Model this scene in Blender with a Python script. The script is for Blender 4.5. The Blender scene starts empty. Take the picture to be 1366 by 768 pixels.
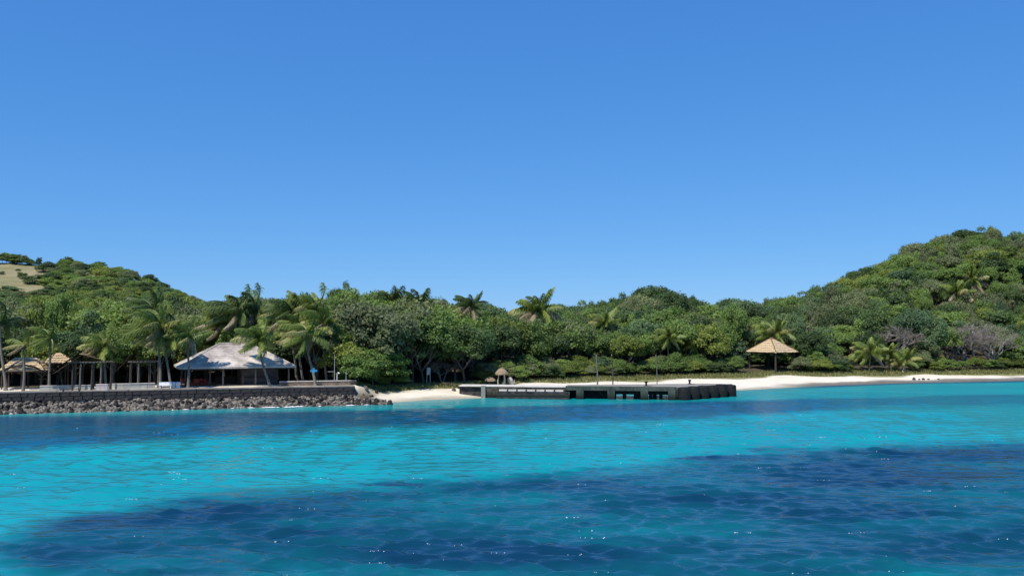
import bpy, math, random
import numpy as np
from mathutils import Vector, Matrix

# ------------------------------------------------------------------ camera, sky, sun, exposure
S = bpy.context.scene
COL = S.collection
FPX, CX, CY, CAMH = 1180.0, 683.0, 384.0, 9.0
PITCH = math.atan((445.0 - CY) / FPX)
cam = bpy.data.cameras.new('camera')
camo = bpy.data.objects.new('camera', cam)
COL.objects.link(camo)
camo.location = (0, 0, CAMH)
camo.rotation_euler = (math.radians(90) + PITCH, 0, 0)
cam.sensor_width = 36
cam.lens = 36 * FPX / 1366
cam.clip_end = 8000
S.camera = camo

SUN_EL, SUN_AZ = math.radians(57), math.radians(-148)     # azimuth from +Y towards +X: sun stands behind the viewer, left
world = bpy.data.worlds.new('World')
S.world = world
world.use_nodes = True
wt = world.node_tree
bg = wt.nodes['Background']
sky = wt.nodes.new('ShaderNodeTexSky')
sky.sky_type = 'NISHITA'
sky.sun_disc = False
sky.sun_elevation = SUN_EL
sky.sun_rotation = SUN_AZ
sky.altitude = 2000
sky.dust_density = 0
sky.ozone_density = 3
SKY_ST = 0.12
sep = wt.nodes.new('ShaderNodeSeparateColor')
com = wt.nodes.new('ShaderNodeCombineColor')
wt.links.new(sky.outputs[0], sep.inputs[0])
for i, (gain, power) in enumerate(((0.355, 0.83), (0.575, 0.575), (0.925, 0.37))):   # uniform colour grade of the whole sky
    a = wt.nodes.new('ShaderNodeMath'); a.operation = 'MULTIPLY'; a.inputs[1].default_value = SKY_ST
    b = wt.nodes.new('ShaderNodeMath'); b.operation = 'POWER'; b.inputs[1].default_value = power
    c = wt.nodes.new('ShaderNodeMath'); c.operation = 'MULTIPLY'; c.inputs[1].default_value = gain / SKY_ST
    wt.links.new(sep.outputs[i], a.inputs[0]); wt.links.new(a.outputs[0], b.inputs[0])
    wt.links.new(b.outputs[0], c.inputs[0]); wt.links.new(c.outputs[0], com.inputs[i])
wt.links.new(com.outputs[0], bg.inputs[0])
bg.inputs[1].default_value = SKY_ST

sl = bpy.data.lights.new('sun', 'SUN')
sl.energy = 5.0
sl.angle = math.radians(0.53)
sl.color = (1.0, 0.95, 0.87)
sun = bpy.data.objects.new('sun', sl)
COL.objects.link(sun)
sd = Vector((math.sin(SUN_AZ) * math.cos(SUN_EL), math.cos(SUN_AZ) * math.cos(SUN_EL), math.sin(SUN_EL)))
sun.rotation_euler = sd.to_track_quat('Z', 'Y').to_euler()
sun.location = (0, 0, 200)
vs = S.view_settings
vs.view_transform = 'Standard'; vs.look = 'None'; vs.exposure = 0.0; vs.gamma = 1.0
vs.use_curve_mapping = False

# ------------------------------------------------------------------ helpers
RND = random.Random(7)
NR = np.random.default_rng(11)
sp_, cp_ = math.sin(PITCH), math.cos(PITCH)

def at(px, py, Y):
    """point at distance Y whose direction is picture point px, py"""
    a, b = (px - CX) / FPX, (CY - py) / FPX
    d = Vector((a, cp_ - sp_ * b, sp_ + cp_ * b))
    t = Y / d.y
    return Vector((d.x * t, Y, CAMH + d.z * t))

def gp(px, Y, z=0.0):
    """ground point at distance Y, height z in picture column px"""
    return Vector(((px - CX) / FPX * (Y * cp_ + (z - CAMH) * sp_), Y, z))

def tag(o, label=None, cat=None, group=None, kind=None):
    if label: o['label'] = label
    if cat: o['category'] = cat
    if group: o['group'] = group
    if kind: o['kind'] = kind
    return o

def empty(name, loc, rz=0.0, label=None, cat=None, group=None):
    o = bpy.data.objects.new(name, None)
    o.empty_display_size = 0.5
    o.location = loc
    o.rotation_euler = (0, 0, rz)
    COL.objects.link(o)
    return tag(o, label, cat, group)

def link(name, me, mat=None, parent=None):
    if mat is not None and not me.materials:
        me.materials.append(mat)
    o = bpy.data.objects.new(name, me)
    COL.objects.link(o)
    if parent is not None:
        o.parent = parent
    return o

def linko(name, me, mat, parent=None):
    """share a mesh, keep the material on the object"""
    if not me.materials:
        me.materials.append(mat)
    o = bpy.data.objects.new(name, me)
    COL.objects.link(o)
    o.material_slots[0].link = 'OBJECT'
    o.material_slots[0].material = mat
    if parent is not None:
        o.parent = parent
    return o

def np_mesh(name, V, F, smooth=False):
    """V (n,3) array, F (m,k) array of equal polygons"""
    V = np.asarray(V, dtype=np.float32); F = np.asarray(F, dtype=np.int32)
    me = bpy.data.meshes.new(name)
    me.vertices.add(len(V)); me.vertices.foreach_set('co', V.ravel())
    m, k = F.shape
    me.loops.add(m * k); me.loops.foreach_set('vertex_index', F.ravel())
    me.polygons.add(m)
    me.polygons.foreach_set('loop_start', np.arange(0, m * k, k, dtype=np.int32))
    if smooth:
        me.polygons.foreach_set('use_smooth', np.ones(m, dtype=bool))
    me.update(calc_edges=True)
    me.validate()
    return me

class MB:
    def __init__(s): s.v = []; s.f = []
    def poly(s, pts, faces):
        n = len(s.v); s.v += [tuple(p) for p in pts]
        s.f += [tuple(i + n for i in f) for f in faces]; return s
    def box(s, c, d, rz=0.0, taper=1.0, M=None):
        x, y, z = d[0] / 2, d[1] / 2, d[2] / 2
        pts = []
        for k, (sx, sy, sz) in enumerate([(-1,-1,-1),(1,-1,-1),(1,1,-1),(-1,1,-1),(-1,-1,1),(1,-1,1),(1,1,1),(-1,1,1)]):
            t = taper if sz > 0 else 1.0
            p = Vector((sx * x * t, sy * y * t, sz * z))
            p = (M @ p) if M else (Matrix.Rotation(rz, 3, 'Z') @ p)
            pts.append(p + Vector(c))
        return s.poly(pts, [(3,2,1,0),(4,5,6,7),(0,1,5,4),(1,2,6,5),(2,3,7,6),(3,0,4,7)])
    def tube(s, pts, rad, n=8, cap=True):
        pts = [Vector(p) for p in pts]
        rings = []
        base = len(s.v)
        for i, p in enumerate(pts):
            t = (pts[min(i + 1, len(pts) - 1)] - pts[max(i - 1, 0)]).normalized()
            ref = Vector((0, 1, 0)) if abs(t.z) > 0.9 else Vector((0, 0, 1))
            a = t.cross(ref).normalized(); b = t.cross(a)
            r = rad[i] if hasattr(rad, '__len__') else rad
            for k in range(n):
                w = 2 * math.pi * k / n
                s.v.append(tuple(p + (a * math.cos(w) + b * math.sin(w)) * r))
        for i in range(len(pts) - 1):
            for k in range(n):
                k2 = (k + 1) % n
                s.f.append((base + i * n + k, base + i * n + k2, base + (i + 1) * n + k2, base + (i + 1) * n + k))
        if cap:
            s.f.append(tuple(base + k for k in range(n)))
            s.f.append(tuple(base + (len(pts) - 1) * n + k for k in reversed(range(n))))
        return s
    def lathe(s, prof, c=(0, 0, 0), n=16, jit=0.0, rnd=None):
        base = len(s.v)
        for (r, z) in prof:
            for k in range(n):
                w = 2 * math.pi * k / n
                q = 1 + (rnd.uniform(-jit, jit) if rnd else 0)
                s.v.append((c[0] + r * q * math.cos(w), c[1] + r * q * math.sin(w), c[2] + z + (rnd.uniform(-jit, jit) * .3 if rnd else 0)))
        for i in range(len(prof) - 1):
            for k in range(n):
                k2 = (k + 1) % n
                s.f.append((base + i * n + k, base + i * n + k2, base + (i + 1) * n + k2, base + (i + 1) * n + k))
        s.f.append(tuple(base + k for k in reversed(range(n))))
        s.f.append(tuple(base + (len(prof) - 1) * n + k for k in range(n)))
        return s
    def mesh(s, name, smooth=False):
        me = bpy.data.meshes.new(name)
        me.from_pydata(s.v, [], s.f)
        if smooth:
            me.polygons.foreach_set('use_smooth', np.ones(len(me.polygons), dtype=bool))
        me.update(); me.validate()
        return me
    def build(s, name, mat, parent=None, smooth=False, bevel=0.0):
        o = link(name, s.mesh(name, smooth), mat, parent)
        if bevel:
            b = o.modifiers.new('bevel', 'BEVEL'); b.width = bevel; b.segments = 2; b.limit_method = 'ANGLE'
        return o

# ------------------------------------------------------------------ materials
class NT:
    def __init__(s, name):
        s.m = bpy.data.materials.new(name); s.m.use_nodes = True
        s.t = s.m.node_tree; s.b = s.t.nodes['Principled BSDF']; s.o = s.t.nodes['Material Output']
    def n(s, typ, **kw):
        x = s.t.nodes.new('ShaderNode' + typ)
        for k, v in kw.items(): setattr(x, k, v)
        return x
    def l(s, a, b): s.t.links.new(a, b)
    def noise(s, scale, detail=4.0, rough=0.55, coord='Object', vec=None, stretch=None):
        if vec is None:
            vec = s.n('TexCoord').outputs[coord]
        if stretch:
            mp = s.n('Mapping'); mp.inputs['Scale'].default_value = stretch; s.l(vec, mp.inputs[0]); vec = mp.outputs[0]
        x = s.n('TexNoise'); x.inputs['Scale'].default_value = scale; x.inputs['Detail'].default_value = detail
        x.inputs['Roughness'].default_value = rough
        s.l(vec, x.inputs['Vector'])
        return x.outputs['Fac']
    def ramp(s, fac, stops):
        r = s.n('ValToRGB'); e = r.color_ramp.elements
        while len(e) < len(stops): e.new(0.5)
        for i, (p, c) in enumerate(stops):
            e[i].position = p; e[i].color = (c[0], c[1], c[2], 1)
        s.l(fac, r.inputs[0]); return r.outputs[0]
    def mix(s, fac, a, b, typ='MIX'):
        x = s.n('Mix'); x.data_type = 'RGBA'; x.blend_type = typ
        for sock, v in ((x.inputs[0], fac), (x.inputs[6], a), (x.inputs[7], b)):
            if hasattr(v, 'is_output'): s.l(v, sock)
            elif hasattr(v, '__len__'): sock.default_value = (v[0], v[1], v[2], 1)
            else: sock.default_value = v
        return x.outputs[2]
    def bump(s, h, strength=0.5, dist=0.05):
        b = s.n('Bump'); b.inputs['Strength'].default_value = strength; b.inputs['Distance'].default_value = dist
        s.l(h, b.inputs['Height']); s.l(b.outputs[0], s.b.inputs['Normal']); return b
    def base(s, c):
        if hasattr(c, 'is_output'): s.l(c, s.b.inputs['Base Color'])
        else: s.b.inputs['Base Color'].default_value = (c[0], c[1], c[2], 1)
    def rough(s, r, spec=0.3):
        s.b.inputs['Roughness'].default_value = r; s.b.inputs['Specular IOR Level'].default_value = spec

def noisy(name, c1, c2, scale=3.0, rough=0.85, bump=0.4, bdist=0.05, detail=5, c3=None, stretch=None, spec=0.25, lo=.3, hi=.7):
    t = NT(name)
    f = t.noise(scale, detail, stretch=stretch)
    st = [(lo, c1), (hi, c2)] if c3 is None else [(lo, c1), (.5, c2), (hi, c3)]
    t.base(t.ramp(f, st))
    t.rough(rough, spec)
    if bump: t.bump(t.noise(scale * 3, 5, stretch=stretch), bump, bdist)
    return t.m

def leaf_mat(name, dark, mid, light, trans=0.38, rough=0.55):
    t = NT(name)
    oi = t.n('ObjectInfo')
    geo = t.n('NewGeometry')
    f1 = t.noise(0.55, 3, coord='Object')
    f2 = t.noise(6.0, 2, coord='Object')
    a = t.n('Math', operation='MULTIPLY_ADD'); a.inputs[1].default_value = 0.45
    b = t.n('Math', operation='MULTIPLY_ADD'); b.inputs[1].default_value = 0.5
    c = t.n('Math', operation='MULTIPLY'); c.inputs[1].default_value = 0.35
    t.l(oi.outputs['Random'], c.inputs[0])
    t.l(f1, a.inputs[0]); t.l(c.outputs[0], a.inputs[2])
    t.l(f2, b.inputs[0]); t.l(a.outputs[0], b.inputs[2])
    col = t.ramp(b.outputs[0], [(0.36, dark), (0.62, mid), (0.9, light)])
    t.base(col); t.rough(rough, 0.25)
    tr = t.n('BsdfTranslucent'); mixs = t.n('MixShader'); mixs.inputs[0].default_value = trans
    tc = t.mix(1.0, col, (1.15, 1.15, 0.5), 'MULTIPLY')
    t.l(tc, tr.inputs[0]); t.l(t.b.outputs[0], mixs.inputs[1]); t.l(tr.outputs[0], mixs.inputs[2])
    t.l(mixs.outputs[0], t.o.inputs['Surface'])
    return t.m

M = {}
M['leaf_green'] = leaf_mat('leaf_green', (0.086, 0.138, 0.041), (0.164, 0.249, 0.064), (0.265, 0.353, 0.092))
M['leaf_dark'] = leaf_mat('leaf_dark', (0.049, 0.080, 0.033), (0.090, 0.141, 0.051), (0.145, 0.214, 0.068))
M['leaf_yellow'] = leaf_mat('leaf_yellow', (0.102, 0.142, 0.034), (0.190, 0.244, 0.053), (0.299, 0.338, 0.078))
M['leaf_olive'] = leaf_mat('leaf_olive', (0.110, 0.131, 0.070), (0.184, 0.215, 0.101), (0.264, 0.299, 0.143))
M['leaf_blue'] = leaf_mat('leaf_blue', (0.066, 0.114, 0.061), (0.114, 0.181, 0.084), (0.180, 0.257, 0.110))
M['frond_green'] = leaf_mat('frond_green', (0.097, 0.140, 0.032), (0.182, 0.239, 0.055), (0.313, 0.364, 0.087), .3, .42)
M['frond_dark'] = leaf_mat('frond_dark', (0.054, 0.084, 0.030), (0.098, 0.145, 0.042), (0.168, 0.223, 0.065), .25, .42)
M['frond_yellow'] = leaf_mat('frond_yellow', (.19, .19, .055), (.33, .32, .11), (.50, .47, .22), .3, .5)
M['frond_dry'] = leaf_mat('frond_dry', (.17, .13, .07), (.30, .24, .14), (.44, .37, .25), .2, .6)
M['bark'] = noisy('bark', (.06, .05, .04), (.16, .135, .11), 4, .9, .6, .03, stretch=(1, 1, .3))
M['palm_bark'] = noisy('palm_bark', (.11, .095, .08), (.26, .23, .19), 5, .9, .6, .03, stretch=(.4, .4, 2.5))
M['twig'] = noisy('twig', (.22, .185, .155), (.39, .345, .29), 3, .9, 0)
M['pale_branch'] = noisy('pale_branch', (.35, .32, .27), (.55, .5, .42), 3, .9, 0)
M['thatch'] = noisy('thatch', (.30, .20, .105), (.60, .445, .26), 7, .95, .9, .08, stretch=(1, 1, 2.2), c3=(.72, .57, .37))
M['thatch_ridge'] = noisy('thatch_ridge', (.12, .075, .04), (.30, .19, .10), 7, .95, .8, .06)
M['thatch_old'] = noisy('thatch_old', (.20, .14, .09), (.45, .34, .22), 8, .95, .9, .08)
M['wood_dark'] = noisy('wood_dark', (.035, .027, .022), (.10, .075, .06), 5, .8, .5, .02, stretch=(2, 2, .4))
M['wood_grey'] = noisy('wood_grey', (.10, .085, .07), (.22, .19, .16), 5, .85, .5, .02, stretch=(2, 2, .4))
M['concrete'] = noisy('concrete', (.26, .265, .23), (.46, .455, .40), 1.2, .9, .3, .02)
M['concrete_pale'] = noisy('concrete_pale', (.52, .47, .42), (.74, .68, .60), 1.4, .9, .3, .02)
M['concrete_pink'] = noisy('concrete_pink', (.5, .40, .36), (.70, .60, .54), 1.5, .9, .3, .02)
M['deck'] = noisy('deck', (.20, .185, .16), (.32, .30, .26), .8, .9, .3, .02)
M['stone_dark'] = noisy('stone_dark', (.012, .013, .016), (.045, .042, .042), 1.6, .85, .8, .08, c3=(.085, .078, .07))
M['earth_wall'] = noisy('earth_wall', (.10, .078, .06), (.22, .17, .13), 1.2, .95, .5, .04)
M['rubber'] = noisy('rubber', (.005, .006, .006), (.016, .019, .018), 2, .8, .3, .03)
M['white_paint'] = noisy('white_paint', (.70, .70, .68), (.82, .82, .80), 3, .6, 0)
M['red_paint'] = noisy('red_paint', (.30, .03, .02), (.45, .06, .045), 3, .5, 0)
M['blue_paint'] = noisy('blue_paint', (.03, .22, .42), (.06, .32, .55), 3, .5, 0)
M['steel_grey'] = noisy('steel_grey', (.28, .29, .29), (.42, .43, .42), 3, .5, 0)
M['coping'] = noisy('coping', (.15, .135, .12), (.31, .275, .235), 1.0, .9, .3, .02)
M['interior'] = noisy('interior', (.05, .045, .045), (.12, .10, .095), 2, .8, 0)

def rock_mat():
    t = NT('rock'); oi = t.n('ObjectInfo')
    f = t.noise(2.2, 5)
    a = t.n('Math', operation='MULTIPLY_ADD'); a.inputs[1].default_value = .55
    t.l(f, a.inputs[0])
    p = t.n('Math', operation='POWER'); p.inputs[1].default_value = 2.0
    t.l(oi.outputs['Random'], p.inputs[0])
    b = t.n('Math', operation='MULTIPLY'); b.inputs[1].default_value = .5
    t.l(p.outputs[0], b.inputs[0]); t.l(b.outputs[0], a.inputs[2])
    t.base(t.ramp(a.outputs[0], [(.15, (.017, .016, .016)), (.42, (.048, .042, .038)), (.66, (.115, .10, .084)), (.88, (.40, .36, .30))]))
    t.rough(.9, .2); t.bump(t.noise(7, 5), .7, .06)
    return t.m
M['rock'] = rock_mat()

def tide_mat(name, c1, c2, wet):
    t = NT(name)
    f = t.noise(1.1, 6, .65); g = t.noise(2.4, 5, .7, stretch=(1.6, 1.6, .25))
    z = t.n('SeparateXYZ'); geo = t.n('NewGeometry'); t.l(geo.outputs['Position'], z.inputs[0])
    w = t.n('MapRange'); w.inputs[1].default_value = .25; w.inputs[2].default_value = 1.05; w.inputs[3].default_value = 1; w.inputs[4].default_value = 0
    ad = t.n('Math', operation='MULTIPLY_ADD'); ad.inputs[1].default_value = -.9; t.l(g, ad.inputs[0])
    o = t.n('Math', operation='ADD'); o.inputs[1].default_value = .45; t.l(z.outputs[2], o.inputs[0]); t.l(o.outputs[0], ad.inputs[2])
    t.l(ad.outputs[0], w.inputs[0])
    c = t.mix(w.outputs[0], t.ramp(f, [(.3, c1), (.7, c2)]), wet)
    streak = t.ramp(g, [(.35, (.45, .45, .45)), (.6, (1, 1, 1))])
    t.base(t.mix(.7, c, streak, 'MULTIPLY')); t.rough(.85, .25); t.bump(f, .5, .05)
    return t.m
M['concrete_green'] = tide_mat('stained_concrete', (.035, .052, .043), (.11, .125, .10), (.012, .019, .014))
M['jetty_stone'] = tide_mat('jetty_stone', (.065, .054, .043), (.18, .148, .112), (.015, .017, .013))

def roof_mat():
    t = NT('weathered_shingle')
    f = t.noise(.35, 6, .7)
    g = t.noise(5.0, 3, stretch=(.5, .5, 3))
    x = t.n('Math', operation='MULTIPLY_ADD'); x.inputs[1].default_value = .25; t.l(g, x.inputs[0]); t.l(f, x.inputs[2])
    t.base(t.ramp(x.outputs[0], [(.44, (.27, .23, .20)), (.58, (.44, .385, .34)), (.74, (.68, .615, .55))]))
    t.rough(.85, .2); t.bump(g, .4, .03)
    return t.m
M['shingle'] = roof_mat()

def ground_mat():
    t = NT('ground')
    def attr(n):
        a = t.n('Attribute'); a.attribute_name = n; return a.outputs['Fac']
    n1 = t.noise(.35, 6, .65); n2 = t.noise(2.5, 5, .6)
    sand = t.ramp(n1, [(.3, (.66, .575, .43)), (.7, (.80, .735, .60))])
    wet = t.ramp(n2, [(.3, (.30, .26, .19)), (.7, (.48, .42, .31))])
    weed = t.ramp(n2, [(.3, (.05, .045, .04)), (.7, (.16, .14, .12))])
    grass = t.ramp(n2, [(.3, (.13, .135, .045)), (.55, (.22, .21, .085)), (.75, (.44, .38, .24))])
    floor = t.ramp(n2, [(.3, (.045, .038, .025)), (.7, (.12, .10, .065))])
    dry = t.mix(t.ramp(t.noise(.09, 6, .7), [(.42, (0, 0, 0)), (.62, (1, 1, 1))]), t.ramp(n2, [(.3, (.22, .18, .095)), (.7, (.37, .315, .19))]), t.ramp(n2, [(.3, (.13, .13, .05)), (.7, (.25, .23, .11))]))
    c = t.mix(attr('wet'), sand, wet)
    c = t.mix(attr('weed'), c, weed)
    c = t.mix(attr('grass'), c, grass)
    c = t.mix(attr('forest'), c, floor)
    c = t.mix(attr('dry'), c, dry)
    t.base(c); t.rough(.95, .15); t.bump(n2, .5, .06)
    return t.m
M['ground'] = ground_mat()

def water_mat():
    t = NT('sea_water')
    def attr(n):
        a = t.n('Attribute'); a.attribute_name = n; return a.outputs['Fac']
    grass = attr('seagrass'); shallow = attr('shallow'); deep = attr('deep')
    n = t.noise(.09, 5, .6, stretch=(.7, 1, 1))
    sandc = t.ramp(n, [(.3, (.003, .24, .26)), (.7, (.006, .31, .33))])
    weedc = t.ramp(n, [(.3, (.003, .024, .056)), (.5, (.003, .034, .072)), (.72, (.003, .054, .086))])
    bandc = t.ramp(n, [(.3, (.003, .066, .135)), (.7, (.004, .105, .175))])
    rag = t.noise(.30, 6, .68, stretch=(.4, 1, 1))
    def ragged(a, k):
        x = t.n('Math', operation='MULTIPLY_ADD'); x.inputs[1].default_value = k; x.inputs[2].default_value = -.5 * k
        t.l(rag, x.inputs[0])
        w = t.n('Math', operation='PINGPONG'); w.inputs[1].default_value = .5; t.l(a, w.inputs[0])     # strongest where the patch thins out
        v = t.n('Math', operation='MULTIPLY'); t.l(x.outputs[0], v.inputs[0]); t.l(w.outputs[0], v.inputs[1])
        y = t.n('Math', operation='ADD', use_clamp=True); t.l(v.outputs[0], y.inputs[0]); t.l(a, y.inputs[1])
        return y.outputs[0]
    grass = ragged(grass, 4.5); deep = ragged(deep, 4.0)
    c = t.mix(deep, sandc, bandc)
    c = t.mix(grass, c, weedc)
    c = t.mix(shallow, c, (.08, .30, .29))
    t.base(c)
    t.l(attr('chop'), t.b.inputs['Roughness'])
    t.b.inputs['IOR'].default_value = 1.33
    co = t.n('TexCoord').outputs['Object']
    h1 = t.noise(1.6, 2, .5, vec=co, stretch=(.4, 1.0, 1))
    h2 = t.noise(9.0, 3, .6, vec=co, stretch=(.6, 1.1, 1))
    ad = t.n('Math', operation='MULTIPLY_ADD'); ad.inputs[1].default_value = .08
    t.l(h2, ad.inputs[0]); t.l(h1, ad.inputs[2])
    h0 = t.noise(.75, 3, .6, vec=co, stretch=(.35, 1.0, 1))
    a0 = t.n('Math', operation='MULTIPLY_ADD'); a0.inputs[1].default_value = 3.0
    t.l(h0, a0.inputs[0]); t.l(ad.outputs[0], a0.inputs[2])
    t.bump(a0.outputs[0], 1.0, .05)
    return t.m
M['water'] = water_mat()
M['foam'] = noisy('foam', (.7, .72, .72), (.85, .86, .86), 4, .8, 0)  # white of the shore foam, also colours the added glint flecks

# ------------------------------------------------------------------ the lie of the land
def tab(xs, ys):
    xs = np.array(xs, float); ys = np.array(ys, float)
    return lambda v: np.interp(v, xs, ys)

WALL_END = Vector((-20.5, 116.0)); WALL_A = math.atan2(12.8, 39.0)
WD = Vector((math.cos(WALL_A), math.sin(WALL_A))); WN = Vector((-WD.y, WD.x))     # along the wall, inland
TERR = 2.2
def wall_ab(X, Y):
    dx, dy = X - WALL_END.x, Y - WALL_END.y
    return dx * WD.x + dy * WD.y, dx * WN.x + dy * WN.y
def on_wall(a, b, z=TERR):
    p = WALL_END + WD * a + WN * b
    return Vector((p.x, p.y, z))

shore = tab([-400, -59, -19.2, -16.4, -12.6, -8.7, -4, 6, 20, 30, 36, 43, 54, 71, 87, 99, 140, 260, 500],
            [0, 100.5, 112.5, 116, 120.5, 123.3, 125.3, 131, 137, 139.5, 141.6, 146.5, 154, 162, 167, 171, 186, 225, 300])
PXS = [-900, -300, 0, 60, 130, 200, 250, 300, 450, 600, 700, 800, 870, 940, 1030, 1110, 1170, 1230, 1300, 1366, 1500, 1800, 2400]
sky_y = tab(PXS, [360, 350, 342, 350, 345, 365, 389, 404, 404, 404, 405, 397, 386, 403, 400, 377, 357, 328, 309, 314, 325, 350, 380])
ridge_y = tab(PXS, [340, 340, 340, 340, 335, 325, 310, 290, 230, 220, 225, 235, 240, 240, 245, 255, 270, 285, 295, 300, 300, 300, 300])
ridge_t = tab(PXS, [3, 3, 2, 1.2, 3.5, 3.5, 4, 6, 8, 8, 8, 8, 8.5, 8, 8, 7, 6.5, 6.5, 6.5, 6.5, 6, 6, 6])
veg_y = tab([-900, -200, 0, 300, 480, 520, 600, 640, 700, 880, 1030, 1200, 1366, 1700, 2400],
            [100, 107, 111, 119, 122, 125, 131, 137, 146, 161, 170, 179, 187, 205, 240])

def sstep(x, a, b):
    t = np.clip((x - a) / (b - a), 0, 1); return t * t * (3 - 2 * t)

def pcol(X, Y):
    return CX + FPX * X / np.maximum(Y, 30.0)

def height(X, Y):
    X = np.asarray(X, float); Y = np.asarray(Y, float)
    p = pcol(X, Y)
    ys = shore(X); yv = veg_y(p); yr = ridge_y(p)
    zr = CAMH + (445 - sky_y(p)) * yr / FPX - ridge_t(p)
    s = (Y - ys) * .94
    w = np.maximum(yv - ys, 4.0)
    t = np.clip((Y - ys) / w, 0, 1)
    zb = np.where(s < 0, np.maximum(s * .06, -4.0), 1.5 * t ** .85)
    a, b = wall_ab(X, Y)
    zt = np.clip(1 - np.maximum(a - 0.4, 0) / 4.0, 0, 1)
    plateau = np.where(b > 0.9, TERR, np.clip(.75 + b * .2, -4, .8))
    zb = np.where(a < 4.4, zb * (1 - zt) + plateau * zt, zb)
    tt = np.clip((Y - yv) / np.maximum(yr - yv, 10), 0, 1)
    far = 1 - sstep(p, 230, 420)
    hill = np.sin(tt * math.pi / 2) ** 1.5 * (1 - far) + tt ** 1.75 * far
    top = np.where(a < 4.4, zb, np.minimum(zb, 1.5))
    und = (np.sin(X * .055 + 1.3) * np.cos(Y * .047) + .6 * np.sin(X * .11 + Y * .09)) * 1.2 * np.sin(tt * math.pi)
    z = np.where(Y > yv, top + (zr - top) * hill + und, zb)
    return np.where(Y > yr, zr - .1 * (Y - yr) - .0008 * (Y - yr) ** 2, z)

def hz(x, y):
    return float(height(np.array([x]), np.array([y]))[0])

def axis(a, b, step, lo, hi, grow):
    c = list(np.arange(a, b + step * .5, step))
    s = step; x = c[0]
    left = []
    while x > lo: s *= grow; x -= s; left.append(x)
    s = step; x = c[-1]; right = []
    while x < hi: s *= grow; x += s; right.append(x)
    return np.array(left[::-1] + c + right)

def grid_mesh(name, xs, ys, fz, smooth=True):
    X, Y = np.meshgrid(xs, ys)
    V = fz(X.ravel(), Y.ravel())
    nx, ny = len(xs), len(ys)
    i = (np.arange(ny - 1)[:, None] * nx + np.arange(nx - 1)[None, :]).ravel()
    F = np.stack([i, i + 1, i + nx + 1, i + nx], 1)
    return np_mesh(name, V, F, smooth), X.ravel(), Y.ravel()

def fattr(me, name, vals):
    a = me.attributes.new(name, 'FLOAT', 'POINT')
    a.data.foreach_set('value', np.asarray(vals, np.float32))


_ph = NR.uniform(0, 6.28, (12, 2)); _kd = NR.uniform(0, 6.28, 12)
def wob(X, Y, L, amp):
    """smooth irregular offset"""
    r = 0
    for i in range(12):
        k = 6.28 / (L * (0.35 + .14 * i))
        r = r + np.sin(k * (np.cos(_kd[i]) * X + np.sin(_kd[i]) * Y) + _ph[i, 0]) * (.35 + .14 * i)
    return r * amp / 5.0

def build_ground():
    xs = axis(-75, 115, 1.15, -1600, 1600, 1.09); ys = axis(92, 205, 1.15, 40, 2200, 1.07)
    def fz(X, Y): return np.stack([X, Y, height(X, Y)], 1)
    me, X, Y = grid_mesh('ground', xs, ys, fz)
    p = pcol(X, Y); yv = veg_y(p); ys_ = shore(X); a, b = wall_ab(X, Y)
    s = Y - ys_
    beach = a > 2
    fattr(me, 'wet', np.where(beach, 1 - sstep(s + wob(X, Y, 9, .5), .4, 2.0), 0))
    band = sstep(X, 40, 52)
    ww = wob(X, Y, 7, .9)
    fattr(me, 'weed', band * sstep(s + ww, -3.0, -1.5) * (1 - sstep(s + ww, 2.6, 4.2)) * .85)
    gw = np.where(p > 640, 7.5, 2.5) + wob(X, Y, 12, 2.4)
    fattr(me, 'grass', np.where(beach, sstep(Y - yv + gw, -.8, .8), sstep(b, 9, 12) * .8))
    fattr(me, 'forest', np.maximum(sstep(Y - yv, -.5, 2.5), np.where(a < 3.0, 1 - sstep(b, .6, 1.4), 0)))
    fattr(me, 'dry', sstep(Y, 190, 225) * (1 - sstep(p, 230, 330)))
    o = link('ground', me, M['ground']); tag(o, kind='structure')
build_ground()

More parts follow.
